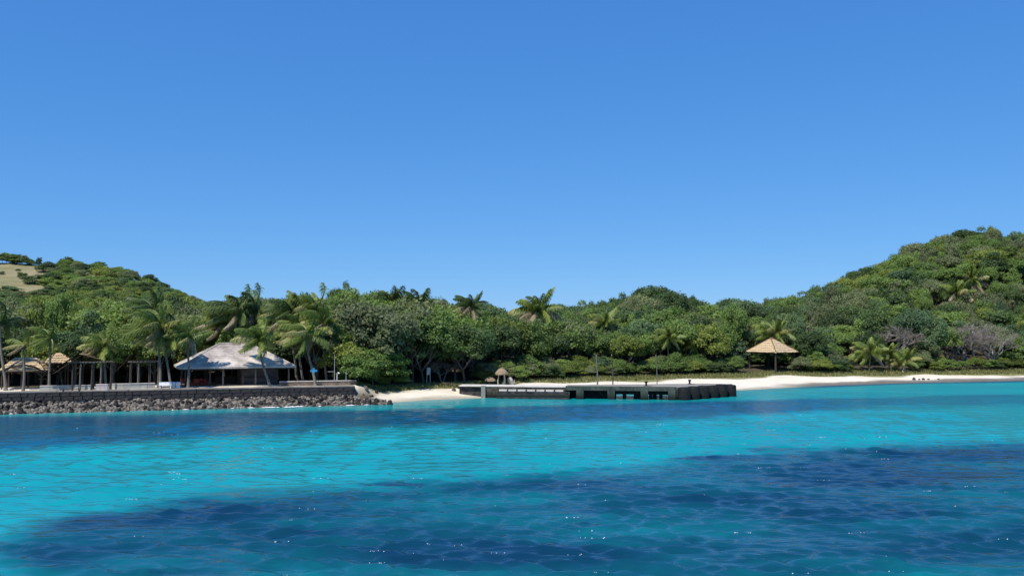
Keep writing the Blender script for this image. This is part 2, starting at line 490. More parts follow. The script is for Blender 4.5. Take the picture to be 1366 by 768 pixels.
# ------------------------------------------------------------------ the sea
B1 = tab([-400, -60, -26, -23.5, -21, -16.4, -8.2, 5.9, 18.4, 25.4, 43.9, 100, 400], [40, 41, 42, 44.5, 47.5, 50.6, 53.1, 59, 68.5, 71.8, 75.9, 84, 100])
B2 = tab([-400, -60, -38, -25.5, -13, 1.3, 21.7, 48, 64.7, 120, 400], [40, 58, 66.4, 78, 83.6, 87.8, 95.7, 109.5, 112, 120, 150])
B3 = tab([-400, -58, -26, -13, 1.5, 27, 56, 76, 120, 400], [60, 97, 103, 107, 112, 119, 128, 132, 140, 180])
def build_sea():
    xs = axis(-30, 30, .155, -2500, 2500, 1.015)
    ys = [22.0]
    while ys[-1] < 190: ys.append(ys[-1] * 1.0042)
    s = ys[-1] - ys[-2]
    while ys[-1] < 2500: s *= 1.3; ys.append(ys[-1] + s)
    low = [22.0]; s = .25
    while low[-1] > -1500: s *= 1.25; low.append(low[-1] - s)
    ys = np.array(low[:0:-1] + ys)
    rr = np.random.default_rng(5)
    comps = []
    for i in range(72):
        lam = .5 * (2.3 / .5) ** (i / 71.0) * rr.uniform(.92, 1.08)
        th = math.radians(-103) + rr.normal(0, .42)
        comps.append((lam, th, rr.uniform(0, 6.283), .0092 * lam ** .72 * rr.uniform(.6, 1.3)))
    def fz(X, Y):
        cell = np.maximum(np.abs(Y) * .0042, .155 + np.maximum(np.abs(X) - 30, 0) * .015)
        Z = np.zeros_like(X); DX = np.zeros_like(X); DY = np.zeros_like(X)
        damp = .25 + .75 * sstep(shore(X) - Y, 1, 22)
        damp = damp * (1 - sstep(np.hypot(X, Y), 240, 320))
        gust = np.clip(.85 + .35 * wob(X, Y * 1.5, 9, 1.0) + .2 * wob(X, Y, 26, 1.0), .25, 1.7)
        for lam, th, ph, am in comps:
            k = 6.283 / lam
            f = np.clip((lam / cell - 2.5) / 3, 0, 1) * am * damp * gust
            q = k * (X * math.cos(th) + Y * math.sin(th)) + ph
            sn = np.sin(q); cs = np.cos(q)
            Z += f * cs; DX -= f * math.cos(th) * sn * .35; DY -= f * math.sin(th) * sn * .35
        return np.stack([X + DX, Y + DY, Z], 1)
    me, X, Y = grid_mesh('sea', xs, ys, fz)
    co = np.empty(len(me.vertices) * 3, np.float32); me.vertices.foreach_get('co', co); co = co.reshape(-1, 3)
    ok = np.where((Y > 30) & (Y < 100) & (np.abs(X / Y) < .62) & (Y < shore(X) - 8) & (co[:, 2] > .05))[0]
    fl = MB(); rf = random.Random(21)  # small white polygons added on the crests in place of sun sparkle
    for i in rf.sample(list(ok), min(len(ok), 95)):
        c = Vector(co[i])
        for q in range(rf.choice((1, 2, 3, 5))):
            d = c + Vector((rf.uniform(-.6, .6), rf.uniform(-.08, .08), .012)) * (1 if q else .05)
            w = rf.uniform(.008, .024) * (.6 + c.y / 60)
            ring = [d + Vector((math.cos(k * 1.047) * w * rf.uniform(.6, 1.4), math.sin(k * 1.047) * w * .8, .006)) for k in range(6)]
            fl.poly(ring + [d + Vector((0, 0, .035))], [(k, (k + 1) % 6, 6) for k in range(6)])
    tag(fl.build('glint_fleck', M['foam']), 'tiny white flecks added as sun glints over the wave crests', 'foam', kind='stuff')
    w1 = wob(X, Y, 16, 1.6); w2 = wob(X + 40, Y, 22, 2.4)
    patch = wob(X * .7 + 13, Y * 1.4 + 7, 9, 1.0)                      # thin and thick spots in the seagrass
    fore = 1 - sstep(Y + w1 * .8, B1(X) - 5.0, B1(X) + 3.4)
    fore = fore * sstep(X + w1 * .5 - np.clip(39 - Y, 0, 9) * .55, -24.0, -19.5)
    near = 1 - .26 * (1 - sstep(Y + w2 * .5, 31.5, 37)) - .22 * np.exp(-((X - 4) / 9) ** 2 - ((Y - 45) / 6) ** 2)
    pw = wob(X * .8 + 5, Y * 1.7 + 31, 6, 1.0)
    isl = np.exp(-((Y - B1(X) - 2) / 6.0) ** 2)
    fore = np.clip(fore + .55 * isl * sstep(pw, .55, 1.3) - .5 * isl * sstep(-pw, .55, 1.3), 0, 1)
    fattr(me, 'seagrass', np.clip(fore * (.94 - .13 * patch) * near, 0, 1))
    fattr(me, 'chop', .14 + .18 * sstep(np.maximum(np.hypot(X, Y) * .0042, .155 + np.maximum(np.abs(X) - 30, 0) * .015), .22, .85))   # waves finer than the mesh
    mid = sstep(Y + w2, B2(X) - 5, B2(X) + 6) * (1 - sstep(Y + w1 * .6, B3(X) - 3, B3(X) + 2.0))
    sh = shore(X) - Y
    strip = sstep(X, 42, 56) * (1 - sstep(sh + w1 * .5, 2.0, 4.5))
    fattr(me, 'deep', np.clip(np.maximum(mid * (1 - .35 * sstep(X, 25, 60)), strip * .9), 0, 1))
    fattr(me, 'shallow', .7 * (1 - sstep(sh, -.5, 5.5)) * (1 - strip))
    tag(link('sea', me, M['water']), kind='structure')
build_sea()

# ------------------------------------------------------------------ seawall, terrace edge and rock bank
sw = empty('sea_wall', on_wall(-20, .8, .6), 0, 'long dark stone sea wall behind the rock bank, below the pavilion', 'wall')
def seg_box(mb, a0, a1, b0, b1, z0, z1, org):
    P = [on_wall(a, b, z) - org for z in (z0, z1) for (a, b) in ((a0, b0), (a1, b0), (a1, b1), (a0, b1))]
    mb.poly(P, [(3,2,1,0),(4,5,6,7),(0,1,5,4),(1,2,6,5),(2,3,7,6),(3,0,4,7)])
org = sw.location.copy()
mb = MB(); seg_box(mb, -95, 0, 0, 1.9, -.8, TERR - .10, org); seg_box(mb, -1.9, 0.003, 1.9, 10, -.8, TERR - .102, org)
mb.build('wall_body', M['stone_dark'], sw)
for k in range(24):                                     # coping slabs, one by one
    a1 = -k * 3.9; a0 = a1 - 3.84
    mb = MB(); seg_box(mb, a0, a1, -.06, 1.95, TERR - .10, TERR + .03 + RND.uniform(-.03, .03), org)
    mb.build('coping_slab', M['coping'], sw)
# squared stones of the wall face, proud of the body
stone_meshes = []
for k in range(6):
    mb = MB(); mb.box((0, 0, 0), (1, .12, 1), taper=1)
    mb.v = [(x * RND.uniform(.9, 1.0), y, z * RND.uniform(.88, 1.0)) for (x, y, z) in mb.v]
    stone_meshes.append(mb.mesh('wall_stone'))
for row in range(3):
    a = -RND.uniform(0, .5)
    while a > -46:
        w = RND.uniform(.75, 1.5)
        o = link('wall_stone', RND.choice(stone_meshes), M['stone_dark'], sw)
        o.location = on_wall(a - w / 2, -.03 + RND.uniform(-.03, .025), .98 + row * .43) - org
        o.rotation_euler = (RND.uniform(-.03, .03), RND.uniform(-.02, .02), WALL_A + RND.uniform(-.03, .03))
        o.scale = (w - .05, RND.uniform(.8, 1.3), .41)
        a -= w

def rock_mesh(seed, n=2):
    r = random.Random(seed)
    import bmesh
    bm = bmesh.new()
    bmesh.ops.create_icosphere(bm, subdivisions=1, radius=.5)
    for v in bm.verts:
        v.co *= r.uniform(.72, 1.22)
        for ax in range(3):
            v.co[ax] = max(-.42, min(.42, v.co[ax])) if r.random() < .7 else v.co[ax]
    me = bpy.data.meshes.new('rock'); bm.to_mesh(me); bm.free()
    me.materials.append(M['rock'])
    return me
ROCKS = [rock_mesh(i) for i in range(14)]
rv = empty('rock_bank', on_wall(-20, -2.5, 0), 0, 'bank of loose grey boulders along the foot of the sea wall', 'rock bank')
rorg = rv.location.copy()
def bank_z(b): return max(-.35, .95 + b * .27)
spots = []
for i in range(2600):
    a = RND.uniform(-44, 4.2); b = RND.uniform(-4.7, -.05)
    if a > 0 and b > -1.2 - a * .2: continue
    sz = RND.uniform(.36, .72) if RND.random() < .88 else RND.uniform(.7, 1.1)
    if all((a - q[0]) ** 2 + (b - q[1]) ** 2 > (.36 * (sz + q[2])) ** 2 for q in spots): spots.append((a, b, sz))
spots.sort(key=lambda q: -q[2])
for (a, b, sz) in spots[:300]:
    o = link('rock', RND.choice(ROCKS), None, rv)
    o.location = on_wall(a, b, bank_z(b) + RND.uniform(-.1, .22)) - rorg
    o.rotation_euler = (RND.uniform(0, 6), RND.uniform(0, 6), RND.uniform(0, 6))
    o.scale = (sz * RND.uniform(.9, 1.5), sz * RND.uniform(.8, 1.2), sz * RND.uniform(.7, 1.0))
def stuff_rocks(name, items, parent=None, mat='rock', org=Vector((0, 0, 0))):
    V = []; F = []; n = 0
    for (loc, sc) in items:
        me = RND.choice(ROCKS)
        R = Matrix.Rotation(RND.uniform(0, 6), 3, 'Z') @ Matrix.Rotation(RND.uniform(0, 6), 3, 'X')
        for v in me.vertices: V.append(tuple(R @ Vector(v.co) * sc + Vector(loc) - org))
        for p in me.polygons: F.append([i + n for i in p.vertices])
        n += len(me.vertices)
    o = link(name, np_mesh(name, np.array(V), np.array(F)), M[mat], parent)
    return tag(o, kind='stuff')
fill = [(on_wall(q[0], q[1], bank_z(q[1])), q[2]) for q in spots[300:]]
for i in range(1500):
    a = RND.uniform(-60, 4.5); b = RND.uniform(-4.9, 0)
    if a > 0 and b > -1.2 - a * .2: continue
    fill.append((on_wall(a, b, bank_z(b) - .12 + RND.uniform(-.1, .1)), RND.uniform(.35, .75) * (1.5 if a < -44 else 1)))
stuff_rocks('small_rock', fill, rv, org=rorg)
# foam where the water meets the rocks
mb = MB()
for i in range(26):
    a = RND.uniform(-44, 3); a = RND.gauss(-9, 3.5) if i % 2 else a
    if a > 3: continue
    c = on_wall(a, -4.85 + RND.uniform(-.35, .1), .10); w = RND.uniform(.15, .6)
    n = 7
    ring = [c + Vector((math.cos(k * 6.283 / n) * w * RND.uniform(.6, 1.2), math.sin(k * 6.283 / n) * .16 * RND.uniform(.6, 1.2), 0)) for k in range(n)]
    mb.poly(ring + [c + Vector((0, 0, .07))], [(k, (k + 1) % n, n) for k in range(n)])
tag(mb.build('sea_foam', M['foam']), 'thin white sea foam along the foot of the rock bank', 'foam', kind='stuff')

# low retaining wall of earth-coloured blocks at the right end of the terrace
t = empty('garden_wall', on_wall(-4, 2.6, TERR), WALL_A, 'low brown garden wall with pale capping on the sea wall terrace', 'wall')
for k in range(4):
    MB().box((-4.2 + k * 2.5, 0, .26), (2.44, .35, .55)).build('wall_block', M['earth_wall'], t)
    MB().box((-4.2 + k * 2.5, 0, .58), (2.46, .46, .09)).build('cap_stone', M['concrete_pale'], t)

# ------------------------------------------------------------------ pavilion
PA = math.radians(24)
pf = gp(238, 112.3, 4.63)
pav = empty('open_pavilion', (pf.x, pf.y, TERR), PA, 'open pavilion with weathered pale hip roof on the sea wall terrace', 'pavilion')
PL, PW, EH, RH = 14.7, 9.4, 2.48, 5.45
def pav_roof():
    hip = PW / 2
    e = [Vector((0, 0, EH)), Vector((PL, 0, EH)), Vector((PL, PW, EH)), Vector((0, PW, EH))]
    r0 = Vector((hip + .7, hip, RH)); r1 = Vector((PL - hip - .7, hip, RH))
    faces = [(e[0], e[1], r1, r0), (e[1], e[2], r1, r1), (e[2], e[3], r0, r1), (e[3], e[0], r0, r0)]
    body = MB()
    P = e + [r0, r1] + [v - Vector((0, 0, .16)) for v in e + [r0, r1]]
    body.poly(P, [(0,1,5,4),(1,2,5),(2,3,4,5),(3,0,4),(7,6,10,11),(8,7,11),(9,8,11,10),(6,9,10),(0,6,7,1),(1,7,8,2),(2,8,9,3),(3,9,6,0)])
    roof = body.build('roof', M['shingle'], pav)
    # shingle courses laid one above another, each a strip lifted at its lower edge
    for (A, B, C, D) in faces:
        n = 13
        nrm = (B - A).cross(D - A).normalized()
        for i in range(n):
            t0, t1 = i / n, (i + 1.12) / n
            t1 = min(t1, 1)
            a0 = A.lerp(D, t0); b0 = B.lerp(C, t0); a1 = A.lerp(D, t1); b1 = B.lerp(C, t1)
            jz = [RND.uniform(0, .025) for _ in range(2)]
            up0 = nrm * (.038 + jz[0] * .6); up1 = nrm * .012
            mb = MB()
            mb.poly([a0 + nrm * .01, b0 + nrm * .01, b1 + up1, a1 + up1, a0 + up0, b0 + up0], [(4, 5, 2, 3), (0, 1, 5, 4)])
            mb.build('shingle_course', M['shingle'], roof)
    MB().tube([r0 + Vector((-.15, 0, .06)), r1 + Vector((.15, 0, .06))], .12, 6).build('ridge_cap', M['shingle'], roof)
    for (P0, P1) in ((e[0], r0), (e[1], r1), (e[2], r1), (e[3], r0)):
        MB().tube([P0 + Vector((0, 0, .05)), P1 + Vector((0, 0, .05))], .085, 6).build('hip_cap', M['shingle'], roof)
    MB().box((PL / 2, .25, EH - .24), (PL - .4, .12, .16)).build('eave_beam', M['wood_dark'], roof)
    MB().box((PL / 2, PW - .25, EH - .24), (PL - .4, .12, .16)).build('eave_beam', M['wood_dark'], roof)
pav_roof()
for x in (.9, 3.9, 5.5, 8.0, 9.6, 12.4, 13.9):
    MB().box((x, .9, EH / 2 - .08), (.2, .2, EH - .16)).build('post', M['wood_grey' if x in (5.5, 9.6, 13.9) else 'wood_dark'], pav)
for x in (.9, 3.9, 7.5, 10.8, 13.9):
    MB().box((x, PW - .9, EH / 2 - .08), (.2, .2, EH - .16)).build('post', M['wood_dark'], pav)
MB().box((PL / 2, PW / 2, .04), (PL - 1, PW - 1, .1)).build('floor_slab', M['coping'], pav)
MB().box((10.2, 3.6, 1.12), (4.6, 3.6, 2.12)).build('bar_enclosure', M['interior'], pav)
MB().box((10.2, 1.72, 1.0), (4.9, .5, .08)).build('bar_counter', M['wood_dark'], pav)
MB().box((6.6, 6.6, .55), (3.0, .5, 1.0)).build('back_partition', M['wood_dark'], pav)

# red and white outdoor furniture in front of the pavilion's left end
def chair(px, Y, rz, mat, label, group):
    p = gp(px, Y, TERR)
    c = empty('garden_chair', (p.x, p.y, TERR + .02), rz, label, 'chair', group)
    MB().box((0, 0, .40), (.56, .56, .07)).build('seat', mat, c)
    MB().box((0, .27, .68), (.56, .06, .52), M=Matrix.Rotation(-.2, 3, 'X')).build('backrest', mat, c)
    for sx in (-1, 1):
        MB().box((sx * .29, 0, .60), (.07, .56, .05)).build('armrest', mat, c)
        for sy in (-1, 1):
            MB().box((sx * .25, sy * .24, .185), (.06, .06, .37)).build('leg', mat, c)
    return c
for px, Y, rz in ((245, 114.6, .5), (250, 115.4, 2.8), (258, 115.6, -.4), (263, 115.0, 3.3), (270, 116.2, .7), (275, 115.8, 2.6)):
    chair(px, Y, rz, M['red_paint'], 'red garden chair grouped under the left end of the pavilion roof', 'red chairs beside the pavilion')
for px, Y in ((247.5, 115.2), (266.5, 116.0)):
    p = gp(px, Y, TERR)
    t = empty('garden_table', (p.x, p.y, TERR + .02), 0, 'small red table set between the red chairs of the pavilion', 'table', 'red tables beside the pavilion')
    MB().lathe([(.48, .68), (.5, .70), (.5, .73), (.46, .74)], n=14).build('table_top', M['red_paint'], t)
    MB().lathe([(.05, 0), (.05, .68)], n=8).build('pedestal', M['wood_dark'], t)
    MB().lathe([(.28, 0), (.26, .04), (.06, .06)], n=12).build('foot', M['wood_dark'], t)
for px in (231.5, 237.2):
    p = gp(px, 111.0, TERR)
    t = empty('white_bin', (p.x, p.y, TERR + .02), 0, 'white round bin standing left of the red chairs', 'bin', 'white bins left of the pavilion')
    MB().lathe([(.20, 0), (.24, .04), (.26, .62), (.27, .64)], n=14).build('bin_body', M['white_paint'], t)
    MB().lathe([(.285, .64), (.285, .69), (.2, .76), (.05, .79)], n=14).build('lid', M['white_paint'], t)
p = gp(220.5, 110.2, TERR)
t = empty('white_bench', (p.x, p.y, TERR + .02), WALL_A, 'long white bench between two palm trunks on the terrace', 'bench')
MB().box((0, 0, .42), (1.5, .45, .08)).build('seat', M['white_paint'], t)
MB().box((0, .22, .62), (1.5, .06, .34)).build('backrest', M['white_paint'], t)
for sx in (-.6, .6): MB().box((sx, 0, .19), (.1, .4, .38)).build('leg', M['white_paint'], t)

# low pale walls on the terrace
def low_wall(name, px0, px1, b, h, mat, label, n=5, curve=0.0):
    y = 108.0
    def a_at(px):
        lo, hi = -60.0, 0.0
        for _ in range(40):
            m = (lo + hi) / 2; q = on_wall(m, b)
            if CX + FPX * q.x / q.y < px: lo = m
            else: hi = m
        return (lo + hi) / 2
    a0, a1 = a_at(px0), a_at(px1)
    c = on_wall((a0 + a1) / 2, b, TERR)
    t = empty(name, c, WALL_A, label, 'wall')
    L = (a1 - a0) / n
    for k in range(n):
        x = -(a1 - a0) / 2 + (k + .5) * L
        cy = curve * (2 * x / (a1 - a0)) ** 2
        ang = math.atan(2 * curve * 2 * x / (a1 - a0) * 2 / (a1 - a0))
        MB().box((x, cy, h / 2), (L * (1.02 if curve else .985), .4, h), rz=ang).build('wall_block', mat, t)
        MB().box((x, cy, h + .035), (L * (1.03 if curve else .99), .5, .07), rz=ang).build('cap_stone', M['concrete_pale'], t)
    return t
low_wall('planter_wall', 147, 208, 2.3, .62, M['concrete'], 'long pale green curved planter wall below the dark pergola', 6, .5)
low_wall('planter_wall', 56, 124, 2.4, .52, M['concrete'], 'low pale wall with dark bench in front of the collapsed thatch', 5)
for k, px in enumerate((130.5, 135.8, 141)):
    p = gp(px, 106.9, TERR)
    t = empty('gate_pier', (p.x, p.y, TERR), WALL_A, 'short pinkish concrete pier in a gap between two pale planter walls', 'pier', 'pinkish piers between the planter walls')
    MB().box((0, 0, .34), (.42, .42, .68)).build('shaft', M['concrete_pink'], t)
    MB().box((0, 0, .72), (.5, .5, .08), taper=.8).build('cap', M['concrete_pink'], t)
p = gp(95, 104.6, TERR)
t = empty('dark_bench', (p.x, p.y, TERR), WALL_A, 'long dark wooden bench in front of the low pale wall', 'bench')
for k in range(3): MB().box((0, -.16 + k * .16, .30), (2.1, .13, .05)).build('slat', M['wood_dark'], t)
for sx in (-.85, .85): MB().box((sx, 0, .137), (.1, .42, .274)).build('leg', M['wood_dark'], t)

# ------------------------------------------------------------------ thatched shelters
def thatch_skin(mb, A, B, C, D, rows=7, seed=0, thick=.16, sub=15):
    """layered thatch on a quad A-B (eave) to D-C (top), each layer with a ragged lower edge"""
    r = random.Random(seed)
    nrm = (B - A).cross(D - A).normalized()
    if nrm.z < 0: nrm = -nrm
    for i in range(rows):
        t0 = max(i / rows - .02, 0); t1 = min((i + 1.35) / rows, 1)
        a0 = A.lerp(D, t0); b0 = B.lerp(C, t0); a1 = A.lerp(D, t1); b1 = B.lerp(C, t1)
        down = (A - D).normalized()
        lo = []; hi = []; un = []
        for k in range(sub + 1):
            q = k / sub
            j = down * r.uniform(-.06, .24)
            lo.append(a0.lerp(b0, q) + nrm * (thick + r.uniform(-.02, .04)) + j)
            un.append(a0.lerp(b0, q) + nrm * .02 + j * .5)
            hi.append(a1.lerp(b1, q) + nrm * .05)
        n = sub + 1
        mb.poly(lo + hi + un, [(k, k + 1, n + k + 1, n + k) for k in range(sub)] + [(2 * n + k, 2 * n + k + 1, k + 1, k) for k in range(sub)])

def thatch_hip(t, L, W, e, h, ridge, seed, mat='thatch', rows=7, ridge_cap=True):
    """hip thatch roof centred on the thing, each face one part, with courses"""
    x, y, r = L / 2, W / 2, ridge / 2
    E4 = [Vector((-x, -y, e)), Vector((x, -y, e)), Vector((x, y, e)), Vector((-x, y, e))]
    R = [Vector((-r, 0, h)), Vector((r, 0, h))]
    quads = [(E4[0], E4[1], R[1], R[0]), (E4[1], E4[2], R[1], R[1]), (E4[2], E4[3], R[0], R[1]), (E4[3], E4[0], R[0], R[0])]
    for i, q in enumerate(quads):
        mb = MB()
        thatch_skin(mb, *q, rows=rows, seed=seed + i)
        dn = Vector((0, 0, -.06))
        mb.poly([p + dn for p in q], [(3, 2, 1, 0)] if i % 2 == 0 else [(2, 1, 0)])
        mb.build('thatch_slope', M[mat], t)
    if ridge_cap:
        for (a, b) in ((E4[0], R[0]), (E4[1], R[1]), (E4[2], R[1]), (E4[3], R[0])):
            MB().tube([a.lerp(b, .04) + Vector((0, 0, .14)), a.lerp(b, .5) + Vector((0, 0, .17)), b + Vector((0, 0, .14))], [.07, .09, .11], 6).build('hip_roll', M['thatch_ridge'], t)
        MB().tube([R[0] + Vector((-.2, 0, .13)), R[1] + Vector((.2, 0, .13))], .16, 7).build('ridge_roll', M['thatch_ridge'], t)

def posts(t, L, W, h, nx, ny, r=.09, mat='wood_dark'):
    for i in range(nx):
        for j in range(ny):
            if 0 < i < nx - 1 and 0 < j < ny - 1: continue
            x = -L / 2 + L * i / (nx - 1); y = -W / 2 + W * j / (ny - 1)
            MB().tube([(x, y, -.1), (x + RND.uniform(-.03, .03), y, h * .5), (x + RND.uniform(-.05, .05), y, h)], [r * 1.1, r, r * .9], 8).build('post', M[mat], t)

# hut on the beach by the trees (right)
P = gp(1030, 174, 0); zz = hz(P.x, P.y)
hut = empty('thatched_hut', (P.x, P.y, zz), math.radians(38), 'square thatched beach hut with four-sided tan roof at the edge of the woods', 'hut')
hw = 7.1
thatch_hip(hut, hw, hw, 3.55, 6.15, .5, 40, rows=6)
posts(hut, hw - 1.1, hw - 1.1, 3.6, 2, 2, .17)
MB().tube([(0, 0, 6.1), (0, 0, 6.42)], [.3, .16], 7).build('finial', M['thatch_ridge'], hut)
for s in (-1, 1):
    MB().tube([(-hw / 2 + .5, s * (hw / 2 - .55), 3.58), (hw / 2 - .5, s * (hw / 2 - .55), 3.58)], .09, 6).build('beam', M['wood_dark'], hut)
    MB().tube([(s * (hw / 2 - .55), -hw / 2 + .5, 3.5), (s * (hw / 2 - .55), hw / 2 - .5, 3.5)], .09, 6).build('beam', M['wood_dark'], hut)

# gazebo far left with a dark gable truss towards the sea
P = gp(33, 109.5, TERR)
gz = empty('thatched_gazebo', (P.x, P.y, TERR), WALL_A, 'wide straw-thatched gazebo with dark arched front rafters behind a pair of palm trunks', 'gazebo')
gl, gw = 5.0, 4.4
thatch_hip(gz, gl, gw, 2.30, 3.85, 2.2, 60, rows=5, ridge_cap=False)
posts(gz, gl - .7, gw - .7, 2.35, 3, 2, .09)
for (xa, za, xb, zb) in ((-2.6, 2.1, .35, 3.05), (2.6, 2.1, .25, 3.05)):
    MB().tube([(xa, -2.45, za), ((xa + xb) / 2, -2.5, (za + zb) / 2 + .22), (xb, -2.5, zb)], .12, 7).build('rafter', M['wood_dark'], gz)
MB().tube([(-2.3, -1.85, 2.2), (2.3, -1.85, 2.2)], .09, 6).build('beam', M['wood_dark'], gz)
MB().tube([(-2.3, 1.85, 2.2), (2.3, 1.85, 2.2)], .09, 6).build('beam', M['wood_dark'], gz)
MB().box((0, 0, .05), (gl - .3, gw - .3, .12)).build('floor_slab', M['concrete_pale'], gz)
# small peaked shelter right of it
P = gp(77, 112, TERR)
g2 = empty('thatched_shelter', (P.x, P.y, TERR), WALL_A + .3, 'small peaked straw-thatched shelter between the gazebo and the collapsed thatch', 'shelter')
thatch_hip(g2, 2.9, 2.9, 3.15, 4.35, .5, 80, rows=4, ridge_cap=False)
posts(g2, 2.0, 2.0, 3.2, 2, 2, .08)
for s in (-1, 1): MB().tube([(-1.1, s * 1.0, 3.12), (1.1, s * 1.0, 3.12)], .06, 6).build('beam', M['wood_dark'], g2)

def pergola(px0, px1, Y, W, H, nx, label, post_mat, slats=9, tilt=0):
    A = gp(px0, Y, TERR); B = gp(px1, Y + (px1 - px0) / FPX * Y * .33, TERR)
    L = (B - A).length
    t = empty('pergola', (A + B) / 2, math.atan2(B.y - A.y, B.x - A.x), label, 'pergola')
    for i in range(nx):
        x = -L / 2 + L * i / (nx - 1) + RND.uniform(-.15, .15)
        for j, y in enumerate((-W / 2, W / 2)):
            m = post_mat if (i + j) % 2 == 0 else 'wood_grey'
            MB().tube([(x, y, -.1), (x + RND.uniform(-.05, .05), y, H * .5), (x + RND.uniform(-.06, .06), y, H)], [.12, .10, .09], 8).build('post', M[m], t)
    for y in (-W / 2, W / 2):
        MB().tube([(-L / 2 - .3, y - .1, H + .02), (0, y - .1, H - .04), (L / 2 + .3, y - .1, H + .05)], .075, 7).build('beam', M['wood_grey' if y < 0 else 'wood_dark'], t)
    for i in range(slats):
        x = -L / 2 + L * (i + .5) / slats
        MB().tube([(x, -W / 2 - .5, H + .13), (x + RND.uniform(-.1, .1), W / 2 + .5, H + .13)], .05, 6).build('slat', M['wood_dark'], t)
    return t
pg = pergola(97, 147, 108.5, 3.2, 3.35, 5, 'dark pole pergola with a strip of collapsed straw thatch on it', 'wood_dark', 11)
mb = MB()
thatch_skin(mb, Vector((-4.3, -2.0, 2.1)), Vector((-4.1, 1.2, 2.2)), Vector((-1.2, 1.2, 4.35)), Vector((-1.4, -2.0, 4.3)), rows=6, seed=5, thick=.22, sub=6)
mb.poly([(-4.2, -2, 1.98), (-4.1, 1.2, 2.05), (-1.2, 1.2, 4.2), (-1.3, -2.0, 4.15)], [(0, 1, 2, 3)])
mb.build('fallen_thatch', M['thatch_old'], pg)
mb = MB()
thatch_skin(mb, Vector((.9, -1.6, 3.55)), Vector((.9, 1.6, 3.55)), Vector((-1.3, 1.4, 4.35)), Vector((-1.4, -1.7, 4.3)), rows=3, seed=6, thick=.18, sub=6)
mb.build('fallen_thatch', M['thatch_old'], pg)
pergola(174, 210, 111.5, 3.0, 3.3, 4, 'dark pole pergola behind the pale green planter wall', 'wood_dark', 8)

# ------------------------------------------------------------------ poles and signs on the terrace and the beach
P = gp(446, 117.8, TERR)
t = empty('lamp_pole', (P.x, P.y, TERR), 0, 'thin pale pole with side arm standing on the garden wall terrace', 'pole')
MB().tube([(0, 0, 0), (0, 0, 4.1)], [.05, .035], 7).build('pole', M['steel_grey'], t)
MB().tube([(-.9, 0, 1.78), (.1, 0, 1.78)], .03, 6).build('arm', M['steel_grey'], t)
for k, (px, h) in enumerate(((449.5, 1.5), (461.5, 1.55))):
    P = gp(px, 118.6, TERR)
    t = empty('shower_post', (P.x, P.y, TERR), 0, ['white beach shower with broad head beside the pale pole', 'white beach shower with narrow leaning head near the wall corner'][k], 'shower')
    MB().tube([(0, 0, 0), (0, 0, h), (.12, -.15, h + .18), (.3 if k == 0 else -.15, -.3, h + .12)], .05, 7).build('pipe', M['white_paint'], t)
    MB().lathe([(.16, -.06), (.1, .03), (.03, .08)], (.3 if k == 0 else -.15, -.3, h + .08), 10).build('shower_head', M['white_paint'], t)
    MB().lathe([(.25, 0), (.25, .06)], n=10).build('base', M['concrete_pale'], t)

P = gp(571.5, 129.5, 0); zz = hz(P.x, P.y)
t = empty('beach_sign', (P.x, P.y, zz), .1, 'narrow pale grey notice board on two legs at the top of the beach', 'sign')
MB().box((0, 0, 2.05), (.5, .06, 1.0)).build('board', M['steel_grey'], t)
for sx in (-.26, .26): MB().tube([(sx, .03, -.2), (sx * .8, .05, 2.4)], .055, 6).build('leg', M['steel_grey'], t)

# ------------------------------------------------------------------ jetty
J0 = gp(645, 125.2, 0); J1 = gp(903, 120.9, 0); J2 = gp(977, 129.3, 0)
DZ = 1.72
jt = empty('jetty', J0, 0, 'long dark concrete jetty with stone causeway, piers and a fendered head', 'jetty')
J0v = Vector(J0)
jx = (J1 - J0).normalized(); jn = Vector((-jx.y, jx.x, 0))
JL = (J1 - J0).length
def jp(a, b, z): return jx * a + jn * b + Vector((0, 0, z))
def jbox(mb, a0, a1, b0, b1, z0, z1):
    Q = [jp(a, b, z) for z in (z0, z1) for (a, b) in ((a0, b0), (a1, b0), (a1, b1), (a0, b1))]
    mb.poly(Q, [(3,2,1,0),(4,5,6,7),(0,1,5,4),(1,2,6,5),(2,3,7,6),(3,0,4,7)]); return mb
ROOT = 11.6                     # length of the solid stone causeway
jbox(MB(), -.2, ROOT, .32, 2.6, -1.2, DZ - .16).build('causeway_core', M['stone_dark'], jt)
rng = random.Random(3)
for row in range(5):             # causeway masonry blocks
    a = 0.0 + (row % 2) * .4
    while a < ROOT - .2:
        w = min(rng.uniform(.7, 1.4), ROOT - a)
        inset = .0 if row < 2 else .12
        jbox(MB(), a + .02, a + w - .02, inset + rng.uniform(0, .06), .33, -.35 + row * .37, -.35 + row * .37 + .345).build('stone_block', M['jetty_stone'], jt)
        a += w
jbox(MB(), -3.6, ROOT, .05, 2.7, DZ - .16, DZ).build('causeway_slab', M['concrete_pale'], jt)
jbox(MB(), -3.6, 0.0, .5, 2.5, -.6, DZ - .165).build('causeway_ramp_core', M['stone_dark'], jt)
jbox(MB(), -.32, .28, -.15, .4, -.6, DZ - .02).build('corner_pier', M['deck'], jt)
for k in range(7):              # pale kerb blocks on the ledge in front
    a = 2.3 + k * 1.32
    jbox(MB(), a, a + 1.08, -.42, -.02, 1.0, 1.22).build('kerb_block', M['concrete_pale'], jt)
jbox(MB(), 2.1, ROOT + .6, -.5, .0, .62, 1.0).build('ledge', M['stone_dark'], jt)
jbox(MB(), 2.1, ROOT + .6, -.8, -.03, .22, .62).build('ledge', M['concrete_green'], jt)
jbox(MB(), 2.1, ROOT + .6, -1.1, -.06, -.8, .215).build('ledge', M['stone_dark'], jt)
